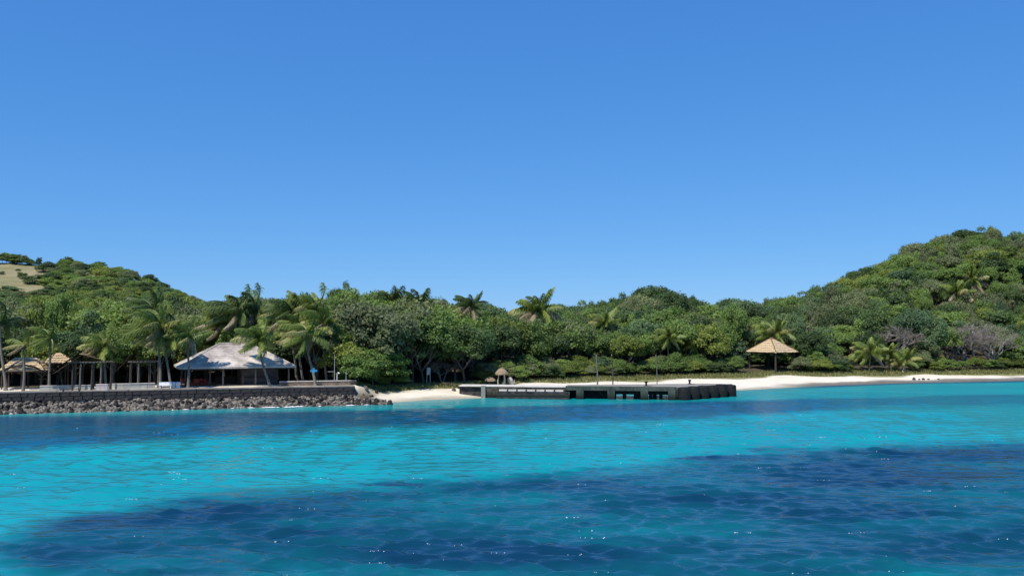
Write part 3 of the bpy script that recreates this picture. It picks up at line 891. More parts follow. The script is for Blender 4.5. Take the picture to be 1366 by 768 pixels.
# deck of the pier head: a sheet with an oblique end
h2 = J2 - J0v
ex = (J2 - J1).normalized(); en = Vector((ex.y, -ex.x, 0))
back = [jp(ROOT, 3.6, 0), h2 + jn * .5 + jx * -3.6]
outline = [jp(ROOT, 0, 0), J1 - J0v, h2, back[1], back[0]]
n5 = len(outline)
mb = MB()
mb.poly([p + Vector((0, 0, DZ - .30)) for p in outline] + [p + Vector((0, 0, DZ + .0)) for p in outline],
        [tuple(reversed(range(n5))), tuple(range(n5, 2 * n5))] + [(k, (k + 1) % n5, n5 + (k + 1) % n5, n5 + k) for k in range(n5)])
mb.build('deck_slab', M['deck'], jt)
jbox(MB(), ROOT + .02, JL - .05, -.09, .25, DZ - .52, DZ + .06).build('fascia_beam', M['concrete_green'], jt)
for a in (13.1, 17.4, 21.9, 25.6):
    jbox(MB(), a, a + 1.0, -.22, .5, -1.0, DZ - .03).build('pier_pilaster', M['concrete_green'], jt)
for a in (15.2, 19.6, 23.8):
    for b in (3.1,):
        MB().tube([jp(a, b, -2), jp(a, b, DZ - .3)], .28, 8).build('pile', M['stone_dark'], jt)
for (a0, a1) in ((ROOT, 18.5), (19.4, 19.9), (20.9, 22.1), (23.0, 23.5), (24.4, 24.9), (26.1, JL)):   # back wall with gaps to the lit water
    jbox(MB(), a0, a1, 2.2, 2.5, -1.0, DZ - .31).build('back_wall', M['stone_dark'], jt)
jbox(MB(), ROOT, JL - .3, 2.19, 2.51, .55, DZ - .305).build('back_beam', M['stone_dark'], jt)
# heavy rubber fenders on the oblique end
EL = (J2 - J1).length
nf = 6
for k in range(nf):
    c = (J1 - J0v) + ex * (EL * (k + .5) / nf) + en * .38
    r = EL / nf * .42
    zt = DZ + rng.uniform(-.06, .1)
    MB().lathe([(r * .8, -.55), (r * .97, -.35), (r, .3), (r * .98, zt - .2), (r * .86, zt - .04), (r * .5, zt), ], (c.x, c.y, 0), 14, .02, rng).build('fender', M['rubber'], jt, smooth=True)
for k in range(3):
    q0 = (J1 - J0v) + ex * (EL * k / 3) ; q1 = (J1 - J0v) + ex * (EL * (k + .97) / 3)
    mb = MB(); i = -en * .35
    mb.poly([q0 + Vector((0,0,-1)), q1 + Vector((0,0,-1)), q1 + i + Vector((0,0,-1)), q0 + i + Vector((0,0,-1)), q0 + Vector((0,0,DZ-.31)), q1 + Vector((0,0,DZ-.31)), q1 + i + Vector((0,0,DZ-.31)), q0 + i + Vector((0,0,DZ-.31))],
            [(3,2,1,0),(4,5,6,7),(0,1,5,4),(1,2,6,5),(2,3,7,6),(3,0,4,7)])
    mb.build('end_wall', M['concrete_green'], jt)

def jworld(a, b, z=DZ): return J0v + jp(a, b, z)
for k, (px, Y, label) in enumerate(((862, 124.0, 'dark mooring bollard with rope near the middle of the jetty edge'), (920, 128.5, 'dark mooring bollard on the deck above the black fenders'))):
    P = gp(px, Y, DZ)
    t = empty('bollard', (P.x, P.y, DZ + .002), .3 * k, label, 'bollard')
    MB().lathe([(.24, 0), (.22, .06), (.14, .1), (.13, .42), (.23, .5), (.25, .58), (.15, .66)], n=14).build('post', M['rubber'], t, smooth=True)
    MB().lathe([(.36, 0), (.36, .03)], n=12).build('base_plate', M['stone_dark'], t)
    MB().tube([(.2, -.1, .08), (.5, -.3, .05), (.75, -.25, .04), (.6, 0, .05), (.35, .1, .07)], .04, 6).build('rope', M['wood_grey'], t)
for px, top, Y, r, label in ((797, 475, 133.5, .11, 'pale weathered wooden pole behind the jetty, left of the darker pole'), (817.5, 474, 133.0, .085, 'dark leaning wooden pole with pale top behind the jetty'), (876.5, 474, 134.5, .065, 'slender brown wooden pole with dark foot behind the jetty head')):
    P = gp(px, Y, 0); T = at(px - 1.5, top, Y)
    zz = max(hz(P.x, P.y), -1)
    t = empty('mooring_pole', (P.x, P.y, zz), 0, label, 'pole')
    hgt = T.z - zz
    MB().tube([(0, 0, -.5), (.02, 0, hgt * .5), (T.x - P.x, 0, hgt)], [r * 1.15, r, r * .85], 8).build('shaft', M['wood_grey' if r != .085 else 'wood_dark'], t)
    MB().tube([(0, 0, -.3), (0, 0, hgt * .24)], r * 1.6, 8).build('foot_sleeve', M['wood_dark'], t)
    MB().lathe([(r * .95, 0), (r * 1.1, .08), (r * .6, .2)], (T.x - P.x, 0, hgt - .02), 8).build('cap', M['wood_grey'], t)

# parasol, wrecked thatch and driftwood at the landward end of the jetty
P = gp(669, 134.2, 0); zz = hz(P.x, P.y)
t = empty('thatch_parasol', (P.x, P.y, zz), 0, 'round straw parasol on two crooked legs at the root of the jetty', 'parasol')
mb = MB(); r_ = random.Random(9)
mb.lathe([(.35, 2.05), (.95, 1.98), (.98, 2.15), (.80, 2.5), (.42, 2.85), (.08, 2.98)], n=18, jit=.05, rnd=r_)
mb.build('canopy', M['thatch_old'], t)
MB().tube([(-.5, 0, -.1), (-.55, 0, 1.1), (-.4, 0, 2.1)], .09, 7).build('leg', M['pale_branch'], t)
MB().tube([(.35, 0, -.1), (.5, 0, 1.1), (.42, 0, 2.1)], .12, 7).build('leg', M['pale_branch'], t)
MB().tube([(.05, 0, -.1), (.3, .1, .6), (.5, .1, 1.3)], [.28, .2, .1], 8).build('root_flare', M['pale_branch'], t)
P = gp(654, 134.6, 0); zz = hz(P.x, P.y)
t = empty('wrecked_parasol', (P.x, P.y, zz), 0, 'wrecked orange-brown straw parasol sagging beside the round one', 'parasol')
mb = MB(); mb.lathe([(.35, .9), (.85, .78), (.78, 1.05), (.5, 1.28), (.18, 1.38)], n=14, jit=.22, rnd=r_)
mb.build('canopy', M['thatch_old'], t)
for x in (-.4, .3): MB().tube([(x, 0, -.1), (x * .6, .05, 1.1)], .07, 6).build('leg', M['wood_dark'], t)
P = gp(682, 135.2, 0); zz = hz(P.x, P.y)
t = empty('driftwood_stump', (P.x, P.y, zz), .4, 'pale knotted driftwood stump right of the straw parasol', 'driftwood')
MB().tube([(0, 0, -.2), (.1, 0, .5), (-.15, 0, 1.1), (-.25, .1, 1.55)], [.42, .33, .42, .25], 9).build('stump', M['pale_branch'], t)
MB().tube([(0, 0, .3), (.45, 0, .7), (.62, .1, 1.2)], [.18, .12, .06], 7).build('branch', M['pale_branch'], t)
MB().tube([(0, 0, .8), (-.5, 0, 1.1), (-.55, .1, 1.5)], [.15, .1, .05], 7).build('branch', M['pale_branch'], t)

# boulders by the jetty root and on the beach
def boulder(px, Y, sz, label, group, sink=.2):
    P = gp(px, Y, 0); zz = max(hz(P.x, P.y), 0)
    o = link('boulder', RND.choice(ROCKS), None)
    o.location = (P.x, P.y, zz + sz * .2 - sink * .3)
    o.rotation_euler = (RND.uniform(0, 6), RND.uniform(0, 6), RND.uniform(0, 6))
    o.scale = (sz * RND.uniform(1, 1.5), sz, sz * RND.uniform(.7, .9))
    tag(o, label, 'boulder', group)
for i in range(17):
    px = 598 + i * 2.7 + RND.uniform(-1.5, 1.5)
    boulder(px, 126.3 + RND.uniform(0, 3.4) + max(0, 628 - px) * .05, RND.uniform(.45, .95), 'grey boulder half sunk in the sand at the foot of the causeway', 'boulders at the root of the jetty')
for px, Y, s in ((1219, 166.5, .8), (1226, 166.8, .55), (1232, 167, .75), (1238.5, 167.2, .6), (1252, 168, .45)):
    boulder(px, Y, s, 'small dark rock at the water edge below the leafless trees', 'dark rocks on the open beach')
for px, Y, s in ((481, 116.9, .85), (488, 117.5, .7), (496, 117.2, .6), (502, 118.3, .5)):
    boulder(px, Y, s, 'pale tan boulder on the sand just beyond the corner of the sea wall', 'tan boulders beyond the wall corner')

# ------------------------------------------------------------------ palms
def frond_mesh(az, el, wind, length, seed, droop=1.0):
    r = random.Random(seed)
    d = Vector((math.cos(az) * math.cos(el), math.sin(az) * math.cos(el), math.sin(el)))
    p = Vector((0, 0, 0)); pts = [p.copy()]; dirs = [d.copy()]
    N = 9; st = length / N
    for i in range(N):
        q = (i + 1) / N
        d = (d + Vector((-wind * .16 * q ** .5, -wind * .03 * q, -.17 * droop * q))).normalized()
        p = p + d * st; pts.append(p.copy()); dirs.append(d.copy())
    mb = MB()
    mb.tube(pts, [.045 - .038 * i / N for i in range(N + 1)], 4, cap=False)
    K = 44
    for k in range(K):
        f = .12 + .87 * k / (K - 1)
        i = min(int(f * N), N - 1); w = f * N - i
        c = pts[i].lerp(pts[i + 1], w); dd = dirs[i].lerp(dirs[i + 1], w).normalized()
        side = dd.cross(Vector((0, 0, 1)))
        side = side.normalized() if side.length > .05 else Vector((1, 0, 0))
        up = side.cross(dd).normalized()
        L = length * .25 * (math.sin(math.pi * min(f * .82 + .14, 1)) ** .6 + .12)
        for sgn in (-1, 1):
            hang = r.uniform(.5, 1.3)
            ld = (side * sgn * (1 - hang * .35) + dd * .55 + Vector((-wind * .25, 0, -hang)) ).normalized()
            e1 = c + ld * L * .55 + up * .03
            e2 = c + ld * L + Vector((-wind * .08 * L, 0, -.22 * L))
            wv = dd * .0115
            mb.poly([c - wv, c + wv, e1 + wv * 1.1, e1 - wv * 1.1, e2], [(0, 1, 2, 3), (3, 2, 4)])
    return mb.mesh('frond')
NAZ = 11
TIERS = [(1.0, 1.25), (.85, .9), (.42, 1.0), (0.0, 1.05), (-.55, .8)]
FR = {}
for wi, wind in enumerate((.55, 1.25)):
    for ti, (el, dr) in enumerate(TIERS):
        for k in range(NAZ):
            az = 2 * math.pi * (k + .37 * ti) / NAZ
            FR[wi, ti, k] = frond_mesh(az, el, wind, 1.0, 100 * ti + k, dr)
CROWN_AT = []
def palm(px, Y, px_top, py_top, fl, label, group=None, tone='frond_green', wi=1, nf=22, yellow=.25, dry=.1, lean=0.0, seed=0, sparse=0.0, name='coconut_palm', base_z=None):
    r = random.Random(seed * 31 + int(px))
    B = gp(px, Y, 0); zb = hz(B.x, B.y) if base_z is None else base_z
    B = gp(px, Y, zb)
    while base_z is None and wall_ab(B.x, B.y)[0] < 1 and wall_ab(B.x, B.y)[1] < 2.2:
        Y += .25; B = gp(px, Y, TERR)
    T = at(px_top, py_top, Y + lean)
    t = empty(name, B, 0, label, 'palm', group)
    v = T - B; H = v.z
    pts = []; rad = []
    for i in range(11):
        q = i / 10
        bend = math.sin(q * math.pi / 2) ** 1.3
        pts.append(Vector((v.x * bend + .10 * math.sin(q * 5 + px), v.y * bend, -.4 * (1 - q) + H * q)))
        rad.append((.17 - .06 * q + (.09 * (1 - q * 6) if q < .16 else 0)) * (.8 + .04 * min(H, 10)))
    pts[-1] = v
    MB().tube(pts, rad, 8).build('trunk', M['palm_bark'], t, smooth=True)
    mb = MB()
    for k in range(6):
        a = k * 1.05 + r.uniform(0, .5)
        mb.lathe([(.02, -.15), (.10, -.09), (.125, 0), (.09, .1), (.02, .14)], (v.x + math.cos(a) * .2, v.y + math.sin(a) * .2, v.z - .16 - r.uniform(0, .12)), 7)
    mb.build('coconut_cluster', M['wood_dark'], t, smooth=True)
    k0 = r.randrange(NAZ)
    order = [(0, 2 if wi else 4), (1, 6), (2, 6), (3, 5), (4, 4)]
    cnt = 0
    for ti, n in order:
        for j in range(n):
            cnt += 1
            if r.random() < sparse: continue
            k = (k0 + int(round(j * NAZ / n)) + ti * 2) % NAZ
            mat = tone
            u = r.random()
            if ti >= 2 and u < yellow * .7: mat = 'frond_yellow'
            if ti >= 3 and r.random() < dry * (2.2 if ti == 4 else 1): mat = 'frond_dry'
            o = linko('frond', FR[wi, ti, k], M[mat], t)
            o.location = v + Vector((0, 0, r.uniform(-.08, .1)))
            s = fl * r.uniform(.82, 1.12) * (.82 if ti == 0 else 1)
            o.scale = (s, s, s)
            o.rotation_euler = (r.uniform(-.12, .12), r.uniform(-.12, .12), r.uniform(-.28, .28))
    CROWN_AT.append((v.x + B.x, v.y + B.y))
    return t

PALMS = [
 # base px, Y, top px, top py, frond length, label, options
 (7, 106.5, 1, 430, 3.4, 'dark slender palm at the far end of the terrace before the gazebo', dict(tone='frond_dark', yellow=.05, sparse=.35)),
 (31, 105.5, 32, 461, 2.3, 'short palm with golden fronds in front of the thatched gazebo', dict(yellow=.75, dry=.35, sparse=.6)),
 (67, 106, 66, 450, 2.8, 'green palm with dark trunk between gazebo and collapsed thatch', dict(yellow=.15, sparse=.3)),
 (143, 110, 137, 461, 3.0, 'palm with yellowish fronds over the end of the thatched pergola', dict(yellow=.55)),
 (213.5, 109.5, 212, 437, 4.2, 'windswept palm with long streaming fronds over the dark pergola', dict(yellow=.2)),
 (227, 110.2, 222, 451, 2.9, 'palm with bright golden fronds between pergola and pavilion', dict(yellow=.8, dry=.2)),
 (251, 110.8, 251, 449, 3.1, 'straight palm standing before the left corner of the pavilion roof', dict(yellow=.2)),
 (360, 112.6, 347, 452, 3.7, 'leaning palm whose fronds hang over the pavilion roof', dict(yellow=.3, lean=-.5)),
 (421, 116.5, 409, 446, 3.6, 'leaning palm carrying a blue sign right of the pavilion', dict(yellow=.35, lean=.5)),
 (207, 124, 203, 414, 4.2, 'tall dark palm bent by the wind behind the pergola', dict(tone='frond_dark', yellow=.05)),
 (186, 121, 182, 449, 2.8, 'low green palm among the trees behind the planter wall', dict(yellow=.2)),
 (300, 126, 296, 431, 3.4, 'palm with orange-brown old fronds behind the roof of the pavilion', dict(yellow=.4, dry=.6)),
 (322, 124, 315, 416, 4.2, 'tall dark palm rising behind the pavilion ridge, crown against the sky', dict(tone='frond_dark', yellow=.03)),
 (338, 127, 336, 412, 4.0, 'second tall dark palm behind the pavilion ridge, fronds against the sky', dict(tone='frond_dark', yellow=.08)),
 (372, 128, 368, 424, 3.6, 'mid-height palm with pale fronds behind the right slope of the pavilion roof', dict(yellow=.4)),
 (396, 124, 388, 416, 4.2, 'tall palm behind the pavilion, left of a twin, spiky crown on the skyline', dict(tone='frond_dark', yellow=.05)),
 (424, 125, 418, 413, 4.2, 'tall bushy palm on the skyline between pavilion and broad grey-green tree', dict(yellow=.12)),
 (436, 121, 432, 431, 3.5, 'palm with drooping olive skirt of fronds above the blue sign', dict(yellow=.35, dry=.25)),
 (404, 121, 399, 441, 3.4, 'palm with hanging brown fronds right behind the pavilion corner', dict(yellow=.3, dry=.5)),
 (523, 146, 521, 404, 3.9, 'palm crown poking over the grey-green beach trees', dict(tone='frond_dark', yellow=.1, wi=0)),
 (561, 148, 559, 407, 4.0, 'palm with two upright spear fronds above the beach trees', dict(tone='frond_dark', yellow=.1, wi=0)),
 (631, 143, 628, 409, 3.3, 'thin palm with pale dead skirt above the dark tree bases', dict(tone='frond_dark', dry=.7, wi=0)),
 (716, 162, 716, 414, 5.0, 'tall ragged palm with golden lower fronds standing clear on the skyline', dict(yellow=.4, dry=.55, wi=0)),
 (808, 178, 806, 430, 3.9, 'palm half hidden in the woods above the jetty head', dict(yellow=.3, wi=0)),
 (893, 166, 891, 449, 3.2, 'small spiky palm in the shrubs behind the open beach', dict(yellow=.35, wi=0)),
 (1035, 178.5, 1033, 444, 4.4, 'palm spreading right behind the square thatched hut', dict(yellow=.3, wi=0)),
 (1160, 176.8, 1160, 468, 4.0, 'low palm with arching pale fronds at the edge of the beach grass', dict(yellow=.25, wi=0, tone='frond_green', dry=.05)),
 (1208, 178.5, 1206, 480, 3.6, 'low broken palm with curved brown fronds by the dark hollow', dict(yellow=.3, dry=.1, wi=0)),
 (1186, 178.5, 1185, 470, 3.3, 'low palm with one bright golden frond above the beach grass', dict(yellow=.45, wi=0, dry=.05)),
 (1292, 232, 1294, 373, 5.6, 'higher of two shaggy palms up the wooded hill', dict(yellow=.6, dry=.6, wi=0, tone='frond_green')),
 (1275, 222, 1275, 391, 5.4, 'lower of two shaggy palms up the wooded hill above the leafless tree', dict(yellow=.6, dry=.6, wi=0, tone='frond_green')),
]
for i, (px, Y, tx, ty, fl, lab, op) in enumerate(PALMS):
    palm(px, Y, tx, ty, fl, lab, seed=i, **op)

# blue cross-shaped sign on the leaning palm
P = at(418.5, 494.5, 115.9)
t = empty('blue_sign', P, .1, 'small blue arrow-shaped sign fixed to a leaning palm trunk', 'sign')
MB().poly([(-.42, -.05, -.12), (.34, -.05, -.12), (.5, -.05, .02), (.34, -.05, .16), (-.42, -.05, .16), (-.42, 0, -.12), (.34, 0, -.12), (.5, 0, .02), (.34, 0, .16), (-.42, 0, .16)],
          [(0,1,2,3,4),(9,8,7,6,5),(0,5,6,1),(1,6,7,2),(2,7,8,3),(3,8,9,4),(4,9,5,0)]).build('arrow_board', M['blue_paint'], t)
MB().box((0, -.03, .05), (.22, .05, .68)).build('upright_board', M['blue_paint'], t)

# ------------------------------------------------------------------ trees and shrubs
def leaf_quads(C, N, size, rs):
    n = len(C)
    nrm = N + rs.normal(0, .55, (n, 3)); nrm /= np.linalg.norm(nrm, axis=1)[:, None] + 1e-6
    ref = rs.normal(0, 1, (n, 3))
    a = np.cross(nrm, ref); a /= np.linalg.norm(a, axis=1)[:, None] + 1e-6
    b = np.cross(nrm, a)
    s = size * rs.uniform(.5, 1.6, (n, 1))
    V = np.stack([C - a * s * .62, C + b * s * .36, C + a * s * .62, C - b * s * .36], 1).reshape(-1, 3)
    F = np.arange(4 * n).reshape(-1, 4)
    return V, F

def crown_mesh(seed, shrub=False, n_cl=38, n_leaf=125, size=.30, flat=.62, lumpy=1.0):
    """unit tree: crown about 1 wide radius .5, height 1 (from z 0.0 shrub or .28 tree up to 1)"""
    rs = np.random.default_rng(seed)
    zc, rz = (.42, .5) if shrub else (.60, .42)
    Cs = []; Ns = []
    for i in range(n_cl):
        d = rs.normal(0, 1, 3); d /= np.linalg.norm(d)
        if d[2] < -.45: d[2] *= -.6
        rad = rs.uniform(.45, 1.0) ** .5 * (rs.uniform(1.08, 1.32) if rs.random() < .22 else 1.0)
        c = np.array([d[0] * .40 * rad, d[1] * .40 * rad, zc + d[2] * rz * rad * .78])
        if shrub and c[2] < .12: c[2] = .12 + rs.uniform(0, .1)
        r = rs.choice([.06, .08, .10, .13, .165, .20]) * rs.uniform(.9, 1.1) * lumpy
        m = int(n_leaf * (r / .125) ** 2)
        q = rs.normal(0, 1, (m, 3)); q /= np.linalg.norm(q, axis=1)[:, None]
        q[:, 2] = np.where(q[:, 2] < -.35, -q[:, 2] * .6, q[:, 2])
        pts = c + q * r * rs.uniform(.62, 1.08, (m, 1)) * np.array([1.12, 1.12, flat * 1.2])
        pts += rs.normal(0, .012, pts.shape)
        out = pts - np.array([0, 0, zc - .15])
        out /= np.linalg.norm(out, axis=1)[:, None]
        Cs.append(pts); Ns.append(q * .9 + out * .6 + np.array([0, 0, .35]))
    C = np.concatenate(Cs); N = np.concatenate(Ns)
    if shrub:
        C[:, 2] = np.maximum(C[:, 2], .01)
    N /= np.linalg.norm(N, axis=1)[:, None] + 1e-6
    V, F = leaf_quads(C, N, size / 7.0, rs)
    return np_mesh('crown', V, F)

def trunk_mesh(seed):
    r = random.Random(seed)
    mb = MB()
    lean = r.uniform(-.06, .06)
    fork = r.uniform(.22, .34)
    top = Vector((lean, r.uniform(-.04, .04), fork))
    mb.tube([(0, 0, -.06), (lean * .3, 0, fork * .4), top], [.032, .024, .021], 7)
    for i in range(5):
        a = i * 1.26 + r.uniform(-.4, .4)
        o = r.uniform(.2, .34)
        e = top + Vector((math.cos(a) * o, math.sin(a) * o, r.uniform(.22, .42)))
        m = top.lerp(e, .5) + Vector((math.cos(a) * .04, math.sin(a) * .04, -.02))
        mb.tube([top, m, e], [.016, .011, .005], 5)
        e2 = m + Vector((math.cos(a + .9) * .14, math.sin(a + .9) * .14, .16))
        mb.tube([m, m.lerp(e2, .5), e2], [.009, .006, .003], 5)
    return mb.mesh('trunk', True)

TREE_C = [crown_mesh(200 + i, False, n_cl=[42, 50, 36, 46, 58][i], lumpy=[.92, .84, 1.05, .9, .78][i], flat=.82, size=.225, n_leaf=200) for i in range(5)]
SHRUB_C = [crown_mesh(300 + i, True, n_cl=[34, 42, 30, 38][i], n_leaf=160, lumpy=[1.1, .95, 1.2, 1][i], size=.26) for i in range(4)]
TRUNKS = [trunk_mesh(400 + i) for i in range(4)]
MATS = ['leaf_green', 'leaf_dark', 'leaf_yellow', 'leaf_olive', 'leaf_blue']

def blocked(x, y):
    """keep clear of the buildings, the terrace and the hut"""
    a, b = wall_ab(x, y)
    if a < 1 and b < 7.5: return True
    if -29 < a < -1.5 and b < 13.5 and a < -6: return True
    hx, hy = hut.location.x, hut.location.y
    if abs(x - hx) < 7 and -11 < y - hy < 3.4: return True
    p = float(pcol(x, y))
    if 640 < p < 695 and y < float(veg_y(p)) + 3: return True
    if (1246 < p < 1350 and y < 197) or (1176 < p < 1206 and y < 194) or (1072 < p < 1106 and 186 < y < 198): return True
    return False

trees = []     # x, y, z, height, width, mat, kind
def hides_palm(x, y, top, w):
    p = CX + FPX * x / y; ty = 445 - (top - CAMH) / y * FPX; hw_ = w * .42 / y * FPX
    for (bx, Yp, tx, cy, fl, lab, op) in PALMS:
        if Yp < 140 or not (-6 < Yp - y < 60) : continue
        hf = fl * .75 / Yp * FPX
        if abs(p - tx) < hw_ + hf * .55 and ty < cy + hf * .35 and Yp > y - 1: return True
    return False
def add_tree(x, y, h, w, mat, kind, sink=.0):
    if y > 140 and hides_palm(x, y, hz(x, y) - sink + h, w): return
    trees.append((x, y, hz(x, y) - sink, h, w, mat, kind, RND.uniform(0, 6.28)))

def pick(ws):
    return RND.choices(MATS, ws)[0]
DRY_GAP = tab([-300, 0, 30, 60, 90], [226, 234, 240, 262, 318])
rowY = 108.0
while rowY < 345:
    step = 3.7 + (rowY - 108) * .012
    x = -.66 * rowY
    while x < .66 * rowY:
        X = x + RND.uniform(-.45, .45) * step; Y = rowY + RND.uniform(-.45, .45) * step
        x += step * (1.0 + .0)
        p = float(pcol(X, Y)); yv = float(veg_y(p)); yr = float(ridge_y(p))
        if Y < yv + .3 or Y > yr + 9: continue
        if blocked(X, Y): continue
        dv = Y - yv
        n = wob(X, Y, 30, 1.0)
        if p < 300 and Y > 205:                                     # scrub on the far grassy hill
            yi = 445 - (hz(X, Y) - CAMH) / Y * FPX + RND.uniform(-1.5, 1.5)
            if p < 110 and yi < 389:
                if p < 44: bare = yi > 351
                elif p < 76: bare = yi < 357 + (76 - p) * .5 or yi > 384 - (76 - p) * .12
                else: bare = yi > 385
                if bare and RND.random() > .06: continue
                if bare: add_tree(X, Y, RND.uniform(.6, 1.5), RND.uniform(1.0, 2.4), 'leaf_olive', 'scrub', .1); continue
            mat = pick((3, 4, .6, 2.5, 1)) if n < .4 else pick((4, 1, 2, 2, 0))
            w = RND.uniform(5.0, 7.6); h = w * RND.uniform(.62, .85) * (.55 if p < 100 and Y > 222 and yi > 386 else 1)
            add_tree(X, Y, h, w, mat, 'scrub', .22 * h); continue
        if p < 320:                                                 # bright belt behind the terrace
            mat = pick((3, 1, 5, 1, .4)) if dv > 6 else pick((4, 2, 2, 1, 1))
            h = RND.uniform(7.5, 10.5) * (1 if dv > 8 else .72); w = h * RND.uniform(.72, .95)
        elif p < 600:
            mat = pick((3.5, .8, 1, 5, .4)); h = RND.uniform(7, 10.5); w = h * RND.uniform(.8, 1.0)
        elif p < 1060:
            mat = pick((5, 2.2, .8, 1.6, 2.4)); h = RND.uniform(6.2, 8.8); w = h * RND.uniform(.8, 1.05)
            if 825 < p < 925 and Y > yr - 26: mat = 'leaf_dark'; h *= 1.15
        else:
            mat = pick((4, 2, .8, 3, 1.6)); h = RND.uniform(5.6, 8.2); w = h * RND.uniform(.85, 1.1)
        if 280 < p < 445: h = min(h, 7.6)
        if n > .75: mat = 'leaf_dark' if RND.random() < .4 else mat
        if n < -.8 and RND.random() < .4: mat = 'leaf_olive'
        if dv < 4.5 and p > 660 and RND.random() < .75:
            add_tree(X, Y, RND.uniform(3.0, 4.6), RND.uniform(4.0, 5.6), mat, 'shrub'); continue
        if Y > yr - 12: h *= .85
        g_ = RND.choice((.72, .85, .95, 1.05, 1.2, 1.42)) if dv > 16 and p > 600 else 1.0
        if RND.random() < .10 and dv > 10: h *= 1.22; g_ = .62
        add_tree(X, Y, h * (1.1 if g_ <= 1 else 1 + .1 * g_), w * 1.05 * g_, mat, 'tree', (.22 if dv > 16 else .05) * h)
    rowY += step * .9
for (px, Y, w, hh, m) in ((3, 338, 6, 4.2, 'leaf_dark'), (9, 339, 6, 4.6, 'leaf_green'), (16, 339, 6.5, 4.8, 'leaf_dark'), (23, 338, 6, 4.6, 'leaf_green'), (30, 338, 6, 4.2, 'leaf_olive'), (37, 338, 5, 3.4, 'leaf_dark'), (43, 338, 4, 2.6, 'leaf_green'),
                          (52, 336, 2.6, 4.4, 'leaf_dark'), (30, 306, 3.6, 3.2, 'leaf_dark'), (3, 312, 2, 1.6, 'leaf_olive'), (84, 338, 3.0, 3.4, 'leaf_dark')):
    P = gp(px, Y, 36); add_tree(P.x, P.y, hh, w, m, 'scrub', .3)
px = 650
while px < 1420:
    if 984 < px < 1064 or 1272 < px < 1330 or 1138 < px < 1225: px += 9; continue
    Y = float(veg_y(px)) + RND.uniform(1.5, 5.5); P = gp(px, Y, 1.8); w = RND.uniform(3.2, 5.2)
    add_tree(P.x, P.y, w * RND.uniform(.7, .95), w, pick((5, .8, 3.2, 1.6, .5)), 'shrub', .2)
    px += RND.uniform(11, 18)
for px, Y in ((1003, 180.5), (1016, 181), (1030, 180), (1044, 181), (1056, 180), (1024, 184), (1048, 185)):
    P = gp(px, Y, 2); add_tree(P.x, P.y, RND.uniform(2.6, 3.6), RND.uniform(3.6, 4.6), pick((5, 1, 2, 1, 1)), 'shrub', .2)
# fringe of shrubs along the top of the beach and behind the terrace
px = 455
while px < 1420:
    if 540 < px < 640 or 982 < px < 1068 or 1138 < px < 1245: px += 9; continue
    Y = float(veg_y(px)) + RND.uniform(-1.2, 2.2)
    P = gp(px, Y, 1.5)
    w = RND.uniform(2.4, 4.4)
    add_tree(P.x, P.y, w * RND.uniform(.6, .85), w, pick((4, 1, 3.2, 1.6, .6)), 'shrub')
    px += RND.uniform(9, 19)
for px, Y, h, w, m in ((462, 121.5, 6.5, 6.5, 'leaf_yellow'), (478, 120.5, 5.6, 6.0, 'leaf_green'), (497, 122.5, 6.2, 7.0, 'leaf_green'), (520, 125.5, 6.0, 6.6, 'leaf_green'), (449, 123, 8.5, 6.5, 'leaf_yellow'),
                       (470, 127, 11.5, 9.5, 'leaf_olive'), (505, 130, 12.0, 10.5, 'leaf_olive'), (540, 133, 11.4, 10, 'leaf_olive'), (488, 135, 12.0, 10, 'leaf_green'), (585, 140, 10.5, 9, 'leaf_green'), (607, 137, 9.5, 8.5, 'leaf_green'),
                       (868, 226, 9.0, 11, 'leaf_dark'), (889, 228, 8.4, 10, 'leaf_dark'), (846, 229, 7, 9, 'leaf_dark'), (1240, 186, 9.5, 8.5, 'leaf_blue'), (1224, 188, 10.5, 9, 'leaf_blue'), (1262, 187, 8, 8, 'leaf_green'), (1163, 190, 9.5, 9, 'leaf_dark'), (1082, 182, 6.5, 8, 'leaf_blue'), (1070, 179, 5.6, 7, 'leaf_green'), (1100, 181, 5.6, 7, 'leaf_green'), (1354, 191, 7, 8, 'leaf_green'),
                       (975, 176, 6.2, 7.5, 'leaf_blue'), (992, 180, 7.5, 7.0, 'leaf_dark')):
    P = gp(px, Y, 3); add_tree(P.x, P.y, h, w, m, 'tree' if h > 7 else 'shrub')

# which of them show largest: coarse visibility pass over direction cells
order = sorted(range(len(trees)), key=lambda i: trees[i][1])
cells = np.zeros((300, 520), bool)
vis = {}
for i in order:
    x, y, z, h, w, mat, kind, rot = trees[i]
    cx = (x / y) / .0025 + 260; r = max(w * .45 / y / .0025, .5)
    e0 = ((z + (.28 * h if kind == 'tree' else 0) - CAMH) / y) / .0025 + 60; e1 = ((z + h - CAMH) / y) / .0025 + 60
    x0, x1, y0, y1 = int(max(cx - r, 0)), int(min(cx + r + 1, 519)), int(max(e0, 0)), int(min(e1 + 1, 299))
    if x1 <= x0 or y1 <= y0: vis[i] = 0; continue
    sub = cells[y0:y1, x0:x1]
    vis[i] = int((~sub).sum()) if abs(x / y) < .60 else 0
    sub[:] = True
ranked = sorted(range(len(trees)), key=lambda i: -vis[i])
LAND = [(95, 'behind the thatched gazebo'), (165, 'behind the thatched pergola'), (230, 'behind the planter wall pergola'), (320, 'behind the pavilion roof'),
        (445, 'behind the palms of the pavilion'), (520, 'beside the sea wall corner'), (600, 'behind the small cove'), (690, 'behind the straw parasols'),
        (770, 'behind the stone causeway'), (850, 'behind the mooring poles'), (990, 'behind the jetty head'), (1070, 'around the thatched hut'),
        (1140, 'beyond the thatched hut'), (1230, 'behind the low beach palms'), (9999, 'by the leafless trees')]
